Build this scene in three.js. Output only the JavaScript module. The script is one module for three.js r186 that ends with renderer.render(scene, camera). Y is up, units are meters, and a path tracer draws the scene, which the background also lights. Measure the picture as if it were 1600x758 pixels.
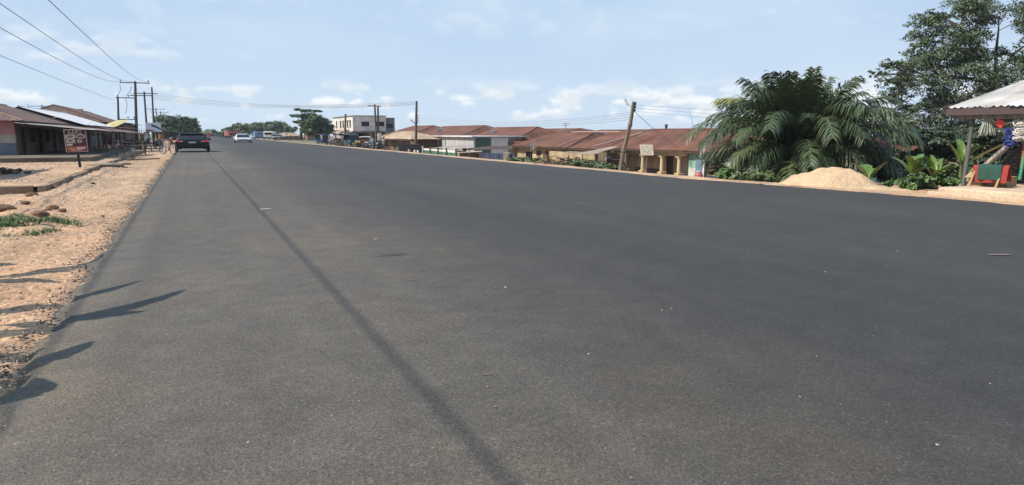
import * as THREE from 'three';
import { mergeGeometries } from 'three/addons/utils/BufferGeometryUtils.js';
import { RoundedBoxGeometry } from 'three/addons/geometries/RoundedBoxGeometry.js';
import { MarchingCubes } from 'three/addons/objects/MarchingCubes.js';

// ------------------------------------------------------------------ camera
const scene = new THREE.Scene();
const EYE = 1.4, FOCAL = 1100, PITCH = 0.15422, YAW = 0.42513;          // focal length in pixels of the 1600 x 758 photograph
const camera = new THREE.PerspectiveCamera(2 * Math.atan(379 / FOCAL) * 180 / Math.PI, 1600 / 758, 0.1, 3000);
camera.position.set(0, EYE, 0);
camera.rotation.order = 'YXZ';
camera.rotation.set(-PITCH, -YAW, 0);
const renderer = new THREE.WebGLRenderer({ antialias: true });
renderer.setSize(1024, 485);
renderer.toneMapping = THREE.LinearToneMapping;
renderer.toneMappingExposure = 1.2;
renderer.shadowMap.enabled = true;

// ------------------------------------------------------------------ random numbers and noise
let seed = 12345;
const rnd = () => { seed = (seed + 0x6d2b79f5) | 0; let t = Math.imul(seed ^ (seed >>> 15), 1 | seed); t = (t + Math.imul(t ^ (t >>> 7), 61 | t)) ^ t; return ((t ^ (t >>> 14)) >>> 0) / 4294967296; };
const rr = (a, b) => a + (b - a) * rnd();
const hash = (x, y, s = 0) => { let h = Math.imul(x | 0, 374761393) + Math.imul(y | 0, 668265263) + Math.imul(s | 0, 974634777); h = Math.imul(h ^ (h >>> 13), 1274126177); return ((h ^ (h >>> 16)) >>> 0) / 4294967296; };
const sm = (t) => t * t * (3 - 2 * t);
const clamp = (x, a = 0, b = 1) => Math.min(b, Math.max(a, x));
const step = (a, b, x) => sm(clamp((x - a) / (b - a)));
function vn(x, y, s = 0, per = 0) {                                        // value noise, tiled when per > 0
  const i = Math.floor(x), j = Math.floor(y), u = sm(x - i), v = sm(y - j), w = (k) => per ? ((k % per) + per) % per : k;
  const a = hash(w(i), w(j), s), b = hash(w(i + 1), w(j), s), c = hash(w(i), w(j + 1), s), d = hash(w(i + 1), w(j + 1), s);
  return a + (b - a) * u + (c - a) * v + (a - b - c + d) * u * v;
}
function fbm(x, y, oct = 4, s = 0, per = 0) { let a = 0.5, t = 0, n = 0; for (let k = 0; k < oct; k++) { t += a * vn(x, y, s + k, per); n += a; x *= 2; y *= 2; per *= 2; a *= 0.5; } return t / n; }

// ------------------------------------------------------------------ sky and sun
const SUN_AZ = -1.46, SUN_EL = 0.843;                                       // azimuth from the road's direction (negative: towards the side of the near verge)
const sunDir = new THREE.Vector3(Math.sin(SUN_AZ) * Math.cos(SUN_EL), Math.sin(SUN_EL), -Math.cos(SUN_AZ) * Math.cos(SUN_EL));
function makeSky() {
  const W = 2048, Hh = 1024, d = new Float32Array(W * Hh * 4);
  for (let j = 0; j < Hh; j++) {
    const el = ((j + 0.5) / Hh - 0.5) * Math.PI, se = Math.sin(el), ce = Math.cos(el);
    for (let i = 0; i < W; i++) {
      const az = ((i + 0.5) / W - 0.5) * 2 * Math.PI, x = Math.cos(az) * ce, z = Math.sin(az) * ce;
      const h = clamp(se, 0, 1), k = Math.pow(1 - h, 2.6);
      const cs = x * sunDir.x + se * sunDir.y + z * sunDir.z, glow = Math.pow(clamp((cs + 1) / 2), 6);
      let r = 0.26 + 0.54 * k + 0.26 * glow, g = 0.46 + 0.42 * k + 0.22 * glow, b = 0.86 + 0.17 * k + 0.1 * glow;
      // thin high haze, then small fair-weather clouds flattened towards the horizon
      const el1 = el * 57.3, az1 = az * 57.3;
      const veil = step(0.42, 0.8, fbm(az1 / 17, el1 / 4.5 + 3, 5, 11)) * 0.30 * step(0, 4, el1);
      const inv = 1 / (0.06 + Math.max(se, 0)), cover = fbm(x * inv * 1.1 + 40, z * inv * 1.1 + 7, 5, 21);
      const puffs = fbm(az1 / 2.1, el1 / 0.8, 6, 31) * 0.72 + 0.28 * fbm(az1 / 9, el1 / 4, 3, 41);
      const band = step(0.5, 1.4, el1) * (1 - step(2.4, 4.6, el1)) + 0.5 * step(4.2, 5, el1) * (1 - step(6, 7.5, el1)) * step(-80, -97, az1) + 0.16 * step(6.5, 8, el1) * (1 - step(10, 14, el1));
      let c = step(0.53, 0.60, puffs) * band * 0.9;
      c = Math.max(c, step(0.62, 0.78, cover) * step(14, 30, el1) * 0.5);
      const lit = clamp(0.78 + 0.34 * (fbm(az1 / 2.1, (el1 + 0.25) / 0.8, 5, 31) < puffs ? 1 : 0.2));
      const cr = 1.2 * lit, cg = 1.14 * lit + 0.01, cb = 1.12 * lit + 0.05;
      r += (0.9 - r) * veil; g += (0.97 - g) * veil; b += (1.06 - b) * veil;
      r += (cr - r) * c; g += (cg - g) * c; b += (cb - b) * c;
      const o = (j * W + i) * 4; d[o] = r * 0.70; d[o + 1] = g * 0.765; d[o + 2] = b * 0.765; d[o + 3] = 1;
    }
  }
  const t = new THREE.DataTexture(d, W, Hh, THREE.RGBAFormat, THREE.FloatType);
  t.mapping = THREE.EquirectangularReflectionMapping; t.magFilter = t.minFilter = THREE.LinearFilter; t.needsUpdate = true;
  return t;
}
scene.background = makeSky();
scene.environment = scene.background;
const sun = new THREE.DirectionalLight(new THREE.Color(1, 0.91, 0.78), 5);
sun.position.copy(sunDir).multiplyScalar(150).add(new THREE.Vector3(8, 0, -50));
sun.target.position.set(8, 0, -50);
sun.castShadow = true; sun.shadow.radius = 1; sun.shadow.mapSize.set(4096, 4096);
Object.assign(sun.shadow.camera, { left: -130, right: 130, top: 130, bottom: -130, near: 1, far: 400 });
scene.add(sun, sun.target);

// ------------------------------------------------------------------ helpers
const cosP = Math.cos(PITCH), sinP = Math.sin(PITCH), cosY = Math.cos(YAW), sinY = Math.sin(YAW);
function ray(px, py) { const u = (px - 800) / FOCAL, v = (379 - py) / FOCAL, fy = v * cosP - sinP, fz = v * sinP + cosP; return [u * cosY + fz * sinY, fy, u * sinY - fz * cosY]; }
const onY = (px, py, Y = 0) => { const r = ray(px, py), t = (Y - EYE) / r[1]; return [r[0] * t, Y, r[2] * t]; };
const onX = (px, py, X) => { const r = ray(px, py), t = X / r[0]; return [X, EYE + r[1] * t, r[2] * t]; };
const onZ = (px, py, Z) => { const r = ray(px, py), t = Z / r[2]; return [r[0] * t, EYE + r[1] * t, Z]; };
const V = (a) => new THREE.Vector3(...a);
const names = {};
const numbered = (n) => { names[n] = (names[n] ?? -1) + 1; return names[n] ? n + '_' + String(names[n]).padStart(3, '0') : n; };
const shade = (o) => { o.traverse((c) => { if (c.isMesh) { c.castShadow = true; c.receiveShadow = true; } }); return o; };
function thing(name, label, category, [x, y, z] = [0, 0, 0], turn = 0, group) {
  const o = new THREE.Group(); o.name = numbered(name); o.position.set(x, y, z); o.rotation.y = turn;
  o.userData = { label, category }; if (group) o.userData.group = group; scene.add(o); return o;
}
function part(name, g, m, parent, label) { const o = new THREE.Mesh(Array.isArray(g) ? merge(g) : g, m); o.name = name; o.castShadow = o.receiveShadow = true; if (label) o.userData.label = label; parent.add(o); return o; }
function solo(name, label, category, g, m, group) { const o = part(numbered(name), g, m, scene); o.userData = { label, category }; if (group) o.userData.group = group; return o; }
function struct(name, g, m, kind = 'structure') { const o = part(name, g, m, scene); o.userData.kind = kind; return o; }
function dup(root, [x, y, z], turn, label, group) {
  const r = root.clone(); r.name = numbered(root.name.replace(/_\d{3}$/, '')); r.position.set(x, y, z); if (turn !== undefined) r.rotation.y = turn;
  r.userData = { ...root.userData, label }; if (group) r.userData.group = group; scene.add(r); return r;
}
const plain = (g) => { const k = g.index ? g.toNonIndexed() : g; for (const a of Object.keys(k.attributes)) if (!['position', 'normal', 'uv'].includes(a)) k.deleteAttribute(a); return k; };
const merge = (l) => l.length === 1 ? l[0] : mergeGeometries(l.map(plain));
const moved = (g, [x, y, z] = [0, 0, 0], [rx, ry, rz] = [0, 0, 0]) => g.applyMatrix4(new THREE.Matrix4().compose(new THREE.Vector3(x, y, z), new THREE.Quaternion().setFromEuler(new THREE.Euler(rx, ry, rz, 'YXZ')), new THREE.Vector3(1, 1, 1)));
function uvm(g, k = 1) {                                                   // uv in metres from the face's own direction
  const p = g.attributes.position, n = g.attributes.normal, uv = new Float32Array(p.count * 2);
  for (let i = 0; i < p.count; i++) {
    const ax = Math.abs(n.getX(i)), ay = Math.abs(n.getY(i)), az = Math.abs(n.getZ(i));
    const [u, v] = ay > ax && ay > az ? [p.getX(i), p.getZ(i)] : ax > az ? [p.getZ(i), p.getY(i)] : [p.getX(i), p.getY(i)];
    uv[2 * i] = u * k; uv[2 * i + 1] = v * k;
  }
  g.setAttribute('uv', new THREE.BufferAttribute(uv, 2)); return g;
}
const box = (w, h, d, at, rot) => uvm(plain(moved(new THREE.BoxGeometry(w, h, d), at, rot)));
const rbox = (w, h, d, at, rot, r = 0.02) => uvm(plain(moved(new RoundedBoxGeometry(w, h, d, 2, Math.min(r, w / 2.1, h / 2.1, d / 2.1)), at, rot)));
function bar(a, b, r0, r1 = r0, n = 8) {
  const A = V(a), B = V(b), d = B.clone().sub(A), g = new THREE.CylinderGeometry(r1, r0, d.length(), n, 1);
  g.applyQuaternion(new THREE.Quaternion().setFromUnitVectors(new THREE.Vector3(0, 1, 0), d.clone().normalize())); g.translate(...A.add(B).multiplyScalar(0.5).toArray()); return plain(g);
}
function plank(a, b, w, t) {                                              // a board from a to b
  const A = V(a), B = V(b), d = B.clone().sub(A), g = new THREE.BoxGeometry(w, d.length(), t);
  g.applyQuaternion(new THREE.Quaternion().setFromUnitVectors(new THREE.Vector3(0, 1, 0), d.clone().normalize())); g.translate(...A.add(B).multiplyScalar(0.5).toArray()); return uvm(plain(g));
}
const tube = (pts, r, n = 24, k = 6) => plain(new THREE.TubeGeometry(new THREE.CatmullRomCurve3(pts.map(V)), n, r, k));
const torus = (R, r, at, rot, n = 18) => plain(moved(new THREE.TorusGeometry(R, r, 6, n), at, rot));
const cyl = (r0, r1, h, at, rot, n = 12) => plain(moved(new THREE.CylinderGeometry(r1, r0, h, n), at, rot));
const ball = (rx, ry, rz, at, n = 12) => plain(moved(new THREE.SphereGeometry(1, n, Math.ceil(n * 0.7)).scale(rx, ry, rz), at));
function mesh3(pos, idx, uv) {
  const g = new THREE.BufferGeometry(); g.setAttribute('position', new THREE.Float32BufferAttribute(pos, 3)); g.setIndex(idx);
  g.setAttribute('uv', new THREE.Float32BufferAttribute(uv ?? new Array(pos.length / 3 * 2).fill(0), 2)); g.computeVertexNormals(); return g;
}
function loft(rings) {                                                     // rings of equal length, closed round, capped
  const n = rings[0].length, pos = [], idx = [];
  for (const r of rings) for (const p of r) pos.push(...p);
  for (let i = 0; i + 1 < rings.length; i++) for (let k = 0; k < n; k++) { const a = i * n + k, b = i * n + (k + 1) % n; idx.push(a, b, a + n, b, b + n, a + n); }
  for (const i of [0, rings.length - 1]) {
    const c = [0, 1, 2].map((q) => rings[i].reduce((s, p) => s + p[q], 0) / n), at = pos.length / 3; pos.push(...c);
    for (let k = 0; k < n; k++) i ? idx.push(i * n + k, i * n + (k + 1) % n, at) : idx.push(i * n + (k + 1) % n, i * n + k, at);
  }
  return plain(mesh3(pos, idx));
}
// ------------------------------------------------------------------ textures and materials
function tex(n, f, srgb = true, rep = 1) {
  const d = new Uint8Array(n * n * 4);
  for (let j = 0; j < n; j++) for (let i = 0; i < n; i++) { const c = f(i / n, j / n), o = (j * n + i) * 4; d[o] = clamp(c[0]) * 255; d[o + 1] = clamp(c[1]) * 255; d[o + 2] = clamp(c[2]) * 255; d[o + 3] = 255; }
  const t = new THREE.DataTexture(d, n, n); t.wrapS = t.wrapT = THREE.RepeatWrapping; t.magFilter = THREE.LinearFilter; t.minFilter = THREE.LinearMipmapLinearFilter; t.generateMipmaps = true;
  t.repeat.set(rep, rep); if (srgb) t.colorSpace = THREE.SRGBColorSpace; t.needsUpdate = true; return t;
}
const gray = (v) => [v, v, v];
const T = {
  mottle: tex(256, (u, v) => gray(0.74 + 0.26 * fbm(u * 5, v * 5, 6, 3, 5) + 0.14 * (vn(u * 90, v * 90, 9, 90) - 0.5)), true, 0.35),
  stain: tex(512, (u, v) => { const s = step(0.5, 0.72, fbm(u * 14, v * 3, 5, 17, 1 * 14)), q = fbm(u * 6, v * 6, 5, 5, 6), m = 0.70 + 0.34 * q - 0.09 * s; return [m, m * (0.99 - 0.03 * s), m * (0.97 - 0.06 * s)]; }, true, 0.22),
  rust: tex(512, (u, v) => { const q = fbm(u * 8, v * 8, 5, 7, 8), s = fbm(u * 40, v * 4, 4, 8, 40), p = step(0.5, 0.62, fbm(u * 5, v * 5, 4, 77, 5)), k = 0.66 + 0.4 * q + 0.16 * (s - 0.5) - 0.06 * p; return [k, k * (0.93 + 0.1 * s - 0.03 * p), k * (0.9 + 0.14 * s - 0.05 * p)]; }, true, 0.13),
  wood: tex(256, (u, v) => { const q = fbm(u * 24, v * 2, 4, 13, 24), k = 0.6 + 0.45 * q; return [k, k * 0.97, k * 0.93]; }, true, 0.8),
  bark: tex(256, (u, v) => gray(0.45 + 0.6 * fbm(u * 20, v * 4, 4, 19, 20)), true, 0.6),
  asphalt: tex(2048, (u, v) => {
    const a = vn(u * 800, v * 800, 51, 800), b = vn(u * 300, v * 300, 52, 300), c = fbm(u * 24, v * 24, 4, 53, 24), sp = hash((u * 2048) | 0, (v * 2048) | 0, 54);
    let k = 0.52 + 0.24 * (a - 0.5) + 0.08 * (b - 0.5) + 0.10 * (c - 0.5) + 0.12 * (sp - 0.5); if (a * 0.7 + b * 0.3 > 0.84) k += 0.15; if (a < 0.1) k -= 0.1; return [k * 1.01, k, k * 0.985];
  }, true, 0.25),
  asphaltBump: tex(1024, (u, v) => gray(0.25 * vn(u * 300, v * 300, 52, 300) + 0.75 * vn(u * 500, v * 500, 51, 500)), false, 0.25),
  soil: tex(1024, (u, v) => {
    const a = fbm(u * 12, v * 12, 6, 61, 12), b = vn(u * 200, v * 200, 62, 200), c = vn(u * 90, v * 90, 63, 90), k = 0.76 + 0.2 * (a - 0.5) + 0.16 * (b - 0.5) + 0.15 * (c - 0.5) + (b > 0.86 ? 0.12 : 0) - (c < 0.12 ? 0.16 : 0);
    return [k * 1.02, k * (0.98 - 0.06 * a), k * (0.95 - 0.13 * a)];
  }, true, 0.28),
  soilBump: tex(1024, (u, v) => gray(0.4 * fbm(u * 40, v * 40, 4, 64, 40) + 0.6 * vn(u * 150, v * 150, 62, 150)), false, 0.28),
};
const mats = {};
function mat(r, g, b, rough = 0.85, o = {}) {
  const key = [r, g, b, rough, Object.entries(o).map(([k, v]) => k + (v?.uuid ?? v)).join()].join();
  if (!mats[key]) { const m = new (o.transmission || o.clearcoat || o.sheen || o.specularIntensity ? THREE.MeshPhysicalMaterial : THREE.MeshStandardMaterial)({ roughness: rough, metalness: 0, ...o }); m.color.setRGB(r, g, b); m.side = THREE.DoubleSide; mats[key] = m; }
  return mats[key];
}
const wallM = (r, g, b) => mat(r, g, b, 0.92, { map: T.stain, bumpMap: T.mottle, bumpScale: 0.006 });
const M = {
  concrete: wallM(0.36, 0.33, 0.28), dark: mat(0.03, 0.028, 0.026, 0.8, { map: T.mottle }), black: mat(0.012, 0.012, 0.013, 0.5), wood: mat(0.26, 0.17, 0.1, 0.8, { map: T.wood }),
  oldWood: mat(0.23, 0.19, 0.15, 0.9, { map: T.wood, bumpMap: T.wood, bumpScale: 0.01 }), darkWood: mat(0.09, 0.06, 0.042, 0.85, { map: T.wood }), pole: mat(0.17, 0.145, 0.115, 0.9, { map: T.bark, bumpMap: T.bark, bumpScale: 0.012 }),
  polePale: mat(0.36, 0.29, 0.21, 0.9, { map: T.bark, bumpMap: T.bark, bumpScale: 0.012 }), steel: mat(0.35, 0.36, 0.37, 0.4, { metalness: 0.7 }), tyre: mat(0.018, 0.018, 0.018, 0.9), rim: mat(0.5, 0.5, 0.52, 0.35, { metalness: 0.8 }),
  glass: mat(0.02, 0.024, 0.028, 0.06), wire: mat(0.12, 0.12, 0.125, 0.6), white: mat(0.78, 0.77, 0.74, 0.6, { map: T.mottle }), trunk: mat(0.13, 0.1, 0.075, 0.95, { map: T.bark, bumpMap: T.bark, bumpScale: 0.02 }),
  rubber: mat(0.03, 0.03, 0.03, 0.8), chrome: mat(0.7, 0.7, 0.7, 0.15, { metalness: 1 }), red: mat(0.55, 0.04, 0.03, 0.5), lamp: mat(0.8, 0.82, 0.85, 0.1, { clearcoat: 1 }),
};
const roofBrown = [[0.172, 0.072, 0.044], [0.19, 0.08, 0.05], [0.152, 0.067, 0.043], [0.176, 0.08, 0.052], [0.205, 0.086, 0.05], [0.162, 0.078, 0.055]].map((c) => mat(...c, 0.95, { map: T.rust }));
const roofDull = [[0.2, 0.125, 0.095], [0.23, 0.145, 0.11], [0.175, 0.11, 0.085]].map((c) => mat(...c, 0.7, { map: T.rust }));
const roofTan = [[0.5, 0.39, 0.26], [0.46, 0.36, 0.25], [0.54, 0.43, 0.3]].map((c) => mat(...c, 0.75, { map: T.rust }));
const roofWhite = [[0.82, 0.82, 0.81], [0.86, 0.86, 0.85], [0.78, 0.78, 0.77]].map((c) => mat(...c, 0.5, { map: T.mottle }));
const roofStall = [[0.66, 0.66, 0.65], [0.72, 0.72, 0.71], [0.6, 0.595, 0.58]].map((c) => mat(...c, 0.5, { map: T.stain }));
const roofGrey = [[0.42, 0.4, 0.37], [0.48, 0.46, 0.43], [0.37, 0.34, 0.3]].map((c) => mat(...c, 0.6, { map: T.rust }));

// ------------------------------------------------------------------ ground, road
const roadEdgeR = (z) => 14.2 + 0.75 * step(-19, -9, z) + 0.34 * (fbm(z * 0.5, 3, 3, 91) - 0.5) + 0.12 * (vn(z * 4, 5, 92) - 0.5);
const roadEdgeL = (z) => -1.07 + 0.12 * (vn(z * 1.3, 1, 93) - 0.5) + 0.13 * (vn(z * 6, 2, 94) - 0.5) + 0.12 * (vn(z * 17, 2, 95) - 0.5) - 0.1 * step(-25, -60, z);
const dropZ = (z) => step(-13.2, -19, z) * 0.92 + 0.08;
function terr(x, z) {
  if (x > 14.0) { const lip = 15.0, n = 0.05 * (fbm(x * 0.8, z * 0.8, 3, 96) - 0.5); return x < lip ? -0.05 + 0.05 * step(14, 14.6, x) + n * 0.5 : -Math.min((x - lip) * 0.104, 3.4 - 0) * dropZ(z) + n; }
  if (x < -0.9) return -0.05 + 0.035 * step(-0.9, -1.6, x) + 0.05 * (fbm(x * 0.9, z * 0.9, 3, 97) - 0.5) * step(-1, -2, x);
  return -0.06;
}
const grid = (a, b, f) => { const l = [a]; let x = a; while (x < b) { x += f(x); l.push(Math.min(x, b)); } return l; };
function sheet(xs, zs, place, color, uvk = 1) {
  const pos = [], uv = [], col = [], idx = [], nx = xs.length;
  for (const z of zs) for (const x of xs) { const p = place(x, z); pos.push(...p); uv.push(p[0] * uvk, p[2] * uvk); col.push(...color(p[0], p[2], x, z)); }
  for (let j = 0; j + 1 < zs.length; j++) for (let i = 0; i + 1 < nx; i++) { const a = j * nx + i, b = a + nx; idx.push(a, b, a + 1, b, b + 1, a + 1); }   // z grows along j
  const g = mesh3(pos, idx, uv); g.setAttribute('color', new THREE.Float32BufferAttribute(col, 3)); return g;
}
const soilM = new THREE.MeshStandardMaterial({ map: T.soil, bumpMap: T.soilBump, bumpScale: 0.015, roughness: 0.97, vertexColors: true, side: THREE.DoubleSide });
const soilTone = (x, z) => {
  const a = fbm(x * 0.35 + 9, z * 0.22, 4, 101), b = fbm(x * 1.6, z * 1.1, 4, 102), red = step(0.5, 0.75, fbm(x * 0.12, z * 0.09 + 4, 3, 103)), k = 0.84 + 0.5 * (a - 0.5) + 0.42 * (b - 0.5) - 0.12 * step(0.56, 0.68, fbm(x * 3.1 + 5, z * 2.2, 4, 104));
  return [0.81 * k, (0.64 - 0.05 * red) * k, (0.475 - 0.07 * red) * k];
};
{
  const xs = grid(-900, 900, (x) => { const d = x < -7 ? -7 - x : x > 40 ? x - 40 : 0; return 0.6 + d * 0.22; });
  const zs = grid(-1200, 200, (z) => { const d = z < -70 ? -70 - z : z > 5 ? z - 5 : 0; return 0.7 + d * 0.12; });
  struct('ground', sheet(xs, zs, (x, z) => [x, terr(x, z) - 0.012, z], (x, z) => { const c = soilTone(x, z), f = step(60, 140, Math.hypot(x, z + 60)), q = 0.8 + 0.4 * vn(x * 0.05, z * 0.05, 5); return [c[0] + (0.22 * q - c[0]) * f, c[1] + (0.24 * q - c[1]) * f, c[2] + (0.12 * q - c[2]) * f]; }), soilM);
  // the dug and trampled soil of the near verge, finer than the ground round it
  const vx = grid(-9, -0.98, (x) => x > -4.5 ? 0.055 : 0.16), vz = grid(-62, 3, (z) => clamp(-z * 0.007, 0.045, 0.3));
  const lump = (x, z) => Math.exp(-(((x + 2.45) / 0.9) ** 2 + ((z + 12.9) / 1.7) ** 2)), ridge = (x, z) => Math.exp(-(((x + 2.9) / 0.45) ** 2)) * step(-14, -17, z) * (1 - step(-36, -44, z));
  var vergeY = (x, z) => terr(x, z) + 0.012 + step(-1.0, -1.45, x) * (0.07 * (fbm(x * 2.2, z * 1.4, 4, 111) - 0.42) + 0.05 * (fbm(x * 8, z * 6, 3, 112) - 0.5) + 0.16 * lump(x, z) * fbm(x * 5, z * 4, 3, 113) + 0.07 * ridge(x, z)) - 0.05 * step(-1.13, -0.98, x);
  struct('verge_soil', sheet(vx, vz, (x, z) => [x, vergeY(x, z), z], soilTone), soilM);
}
{
  const xs = grid(0, 1, (t) => { const x = -1.07 + 15.5 * t; return (x < 0 ? 0.09 : 0.2) / 15.5; });
  const zs = grid(-700, 4, (z) => clamp(-z * 0.012, 0.09, 14));
  const pos = (t, z) => { const L = roadEdgeL(z), R = roadEdgeR(z), edge = Math.min(t * 15.5, (1 - t) * 15.5), y = 0.004 - 0.05 * (edge < 0.02 ? 1 : 0) - 0.02 * (edge < 0.12 ? 1 : 0) * vn(z * 9, t * 40, 7); return [L + (R - L) * t, y, z]; };
  const tone = (x, z) => {
    const lane = fbm(x * 1.1, z * 0.05, 4, 121), streak = fbm(x * 6, z * 0.03, 3, 122), patch = fbm(x * 0.5 + 3, z * 0.28, 4, 123), blot = fbm(x * 1.7, z * 1.2, 4, 124);
    const dust = clamp(step(0.42, 0.72, patch) * 0.75 + 0.45 * step(0.5, 0.7, blot)) * (1 - 0.75 * step(2.5, 5.5, x)) + 0.35 * (1 - step(-1.0, -0.4, x)) * step(0.35, 0.7, blot);
    let k = 0.285 * (1 + 0.42 * (lane - 0.5) + 0.34 * (streak - 0.5) + 0.3 * (patch - 0.5)) * (1 - 0.58 * step(0.6, 4.5, x)) * (1 + 0.13 * (fbm(x * 0.5, z * 3.1, 3, 129) - 0.5));
    for (const sx of [-0.25, 1.75, 4.3, 6.1, 8.6, 10.4]) k *= 1 + 0.07 * (1 - step(0.12, 0.42, Math.abs(x - sx - 0.12 * (vn(z * 0.06, sx, 130) - 0.5)))) * (0.4 + 0.6 * vn(z * 0.2, sx, 131));
    for (const [sx, sw] of [[3.55, 0.03], [5.3, 0.05], [7.6, 0.04], [9.9, 0.05]]) k *= 1 + 0.1 * (1 - step(sw * 0.4, sw * 2, Math.abs(x - sx - 0.02 * z * 0.01))) * step(0.4, 0.7, vn(z * 0.15, sx, 128));
    const wm = 1 - step(1.5, 5, x); return [k * (1.05 + 0.08 * wm + 0.3 * dust), k * (1 + 0.015 * wm + 0.16 * dust), k * (0.92 - 0.07 * wm + 0.02 * dust)];
  };
  const roadM = new THREE.MeshStandardMaterial({ map: T.asphalt, bumpMap: T.asphaltBump, bumpScale: 0.003, roughness: 0.8, vertexColors: true, side: THREE.DoubleSide });
  struct('road', sheet(xs, zs, pos, tone), roadM);
}
const yardY = 0.17;
// loose stones
function stones(name, spots, mats3, kind = 'stuff') {
  mats3.forEach((m, k) => {
    const g = new THREE.IcosahedronGeometry(1, 0), p = g.attributes.position;
    for (let i = 0; i < p.count; i++) { const h = 0.7 + 0.55 * hash(Math.round(p.getX(i) * 50) + k, Math.round(p.getY(i) * 50), Math.round(p.getZ(i) * 50)); p.setXYZ(i, p.getX(i) * h, p.getY(i) * h * 0.65, p.getZ(i) * h); }
    g.computeVertexNormals();
    const l = spots.filter((_, i) => i % mats3.length === k), im = new THREE.InstancedMesh(g, m, l.length), q = new THREE.Quaternion();
    l.forEach(([x, y, z, s], i) => im.setMatrixAt(i, new THREE.Matrix4().compose(new THREE.Vector3(x, y, z), q.setFromEuler(new THREE.Euler(rr(-0.4, 0.4), rr(0, 6), rr(-0.4, 0.4))), new THREE.Vector3(s * rr(0.8, 1.3), s, s * rr(0.8, 1.3)))));
    im.name = numbered(name); im.castShadow = im.receiveShadow = true; im.userData.kind = kind; scene.add(im);
  });
}
{
  const spots = [];
  for (let i = 0; i < 11000; i++) { const z = -3 - 42 * Math.pow(rnd(), 1.7), x = -1.12 - 3.0 * rnd() - 0.04 * -z * rnd(); if (fbm(x * 1.3, z * 0.6, 3, 131) + 0.25 * rnd() < 0.55) continue; spots.push([x, vergeY(x, z) + 0.003, z, 0.005 + 0.02 * Math.pow(rnd(), 3.5)]); }
  for (let i = 0; i < 2600; i++) { const z = -2.5 - 30 * Math.pow(rnd(), 1.5), x = roadEdgeL(z) + rr(-0.10, 0.05) * (0.4 + rnd()); spots.push([x, 0.0, z, 0.003 + 0.008 * rnd() * rnd()]); }
  for (let i = 0; i < 1600; i++) { const z = -20 - 20 * rnd(), x = -3.45 - 5 * rnd(); if (fbm(x, z, 3, 133) > 0.5) spots.push([x, yardY, z, 0.008 + 0.03 * Math.pow(rnd(), 3)]); }
  for (let i = 0; i < 1500; i++) { const z = -16 - 28 * rnd(), x = -3.2 + 1.4 * rnd() * rnd(); spots.push([x, vergeY(x, z), z, 0.01 + 0.032 * Math.pow(rnd(), 2)]); }
  stones('gravel', spots, [mat(0.5, 0.37, 0.26, 0.95), mat(0.42, 0.31, 0.21, 0.95), mat(0.55, 0.43, 0.31, 0.95)]);
  const crumbs = [];
  for (let i = 0; i < 2600; i++) { const z = -2.5 - 40 * Math.pow(rnd(), 1.4), x = roadEdgeL(z) + (rnd() + rnd() + rnd() - 1.5) * 0.09 - 0.03; crumbs.push([x, 0.004 + 0.004 * rnd(), z, 0.004 + 0.010 * rnd() * rnd()]); }
  stones('asphalt_crumbs', crumbs, [mat(0.06, 0.056, 0.052, 0.9), mat(0.09, 0.082, 0.075, 0.9)]);
  const peb = [];
  for (let i = 0; i < 300; i++) { const z = -2.2 - 34 * Math.pow(rnd(), 1.8), x = -0.9 + 14 * Math.pow(rnd(), 1.3); peb.push([x, 0.006, z, 0.002 + 0.006 * Math.pow(rnd(), 3)]); }
  for (const [px, py, s] of [[790, 449, 0.014], [775, 450, 0.009], [587, 374, 0.022], [762, 604, 0.008], [920, 553, 0.009], [775, 635, 0.007], [1035, 485, 0.008], [1250, 620, 0.007], [1465, 695, 0.006], [1290, 425, 0.012]]) { const p = onY(px, py, 0.008); peb.push([p[0], 0.008, p[2], s]); }
  stones('road_grit', peb, [mat(0.32, 0.27, 0.21, 0.9), mat(0.26, 0.21, 0.16, 0.9)]);
}

// ------------------------------------------------------------------ builders: roofs, walls, houses
function roofSlope(parent, e0, e1, r0, r1, m, { sheet: sw = 1.4, rib = 0.3, amp = 0.014, name = 'roof_sheet' } = {}) {
  // eave from e0 to e1, ridge from r0 to r1; separate corrugated sheets that overlap, cut at the hips
  const A = V(e0), E = V(e1).sub(A), L = E.length(); E.normalize();
  const R0 = V(r0).sub(A), R1 = V(r1).sub(A), a = Math.max(R0.dot(E), 0), b = Math.min(R1.dot(E), L), up = R0.clone().addScaledVector(E, -R0.dot(E)), N = up.clone().normalize().cross(E).normalize();
  if (N.y < 0) N.negate();
  const top = (u) => clamp(Math.min(a > 0.01 ? u / a : 1, L - b > 0.01 ? (L - u) / (L - b) : 1)), n = Math.max(1, Math.round(L / sw)), w = L / n;
  for (let s = 0; s < n; s++) {
    const u0 = s * w, u1 = Math.min(L, u0 + w + (s + 1 < n ? 0.05 : 0)), k = Math.max(2, Math.round((u1 - u0) / rib) * 2), pos = [], uv = [], idx = [], lift = (s % 2) * 0.006, cut = rr(-0.04, 0.03);
    for (let j = 0; j <= k; j++) {
      const u = u0 + (u1 - u0) * j / k, t = top(u), off = (j % 2 ? amp : -amp) + lift;
      for (const v of [cut / up.length(), Math.max(t, 0.001)]) { const p = A.clone().addScaledVector(E, u).addScaledVector(up, v).addScaledVector(N, off); pos.push(p.x, p.y, p.z); uv.push(u, v * up.length()); }
      if (j) { const q = 2 * j; idx.push(q - 2, q, q - 1, q - 1, q, q + 1); }
    }
    part(name, mesh3(pos, idx, uv), m[(s * 7 + ((L * 10) | 0)) % m.length], parent);
  }
}
function capBar(parent, a, b, m, name = 'ridge_cap', r = 0.06) { part(name, bar(a, b, r, r, 6), m, parent); }
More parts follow.
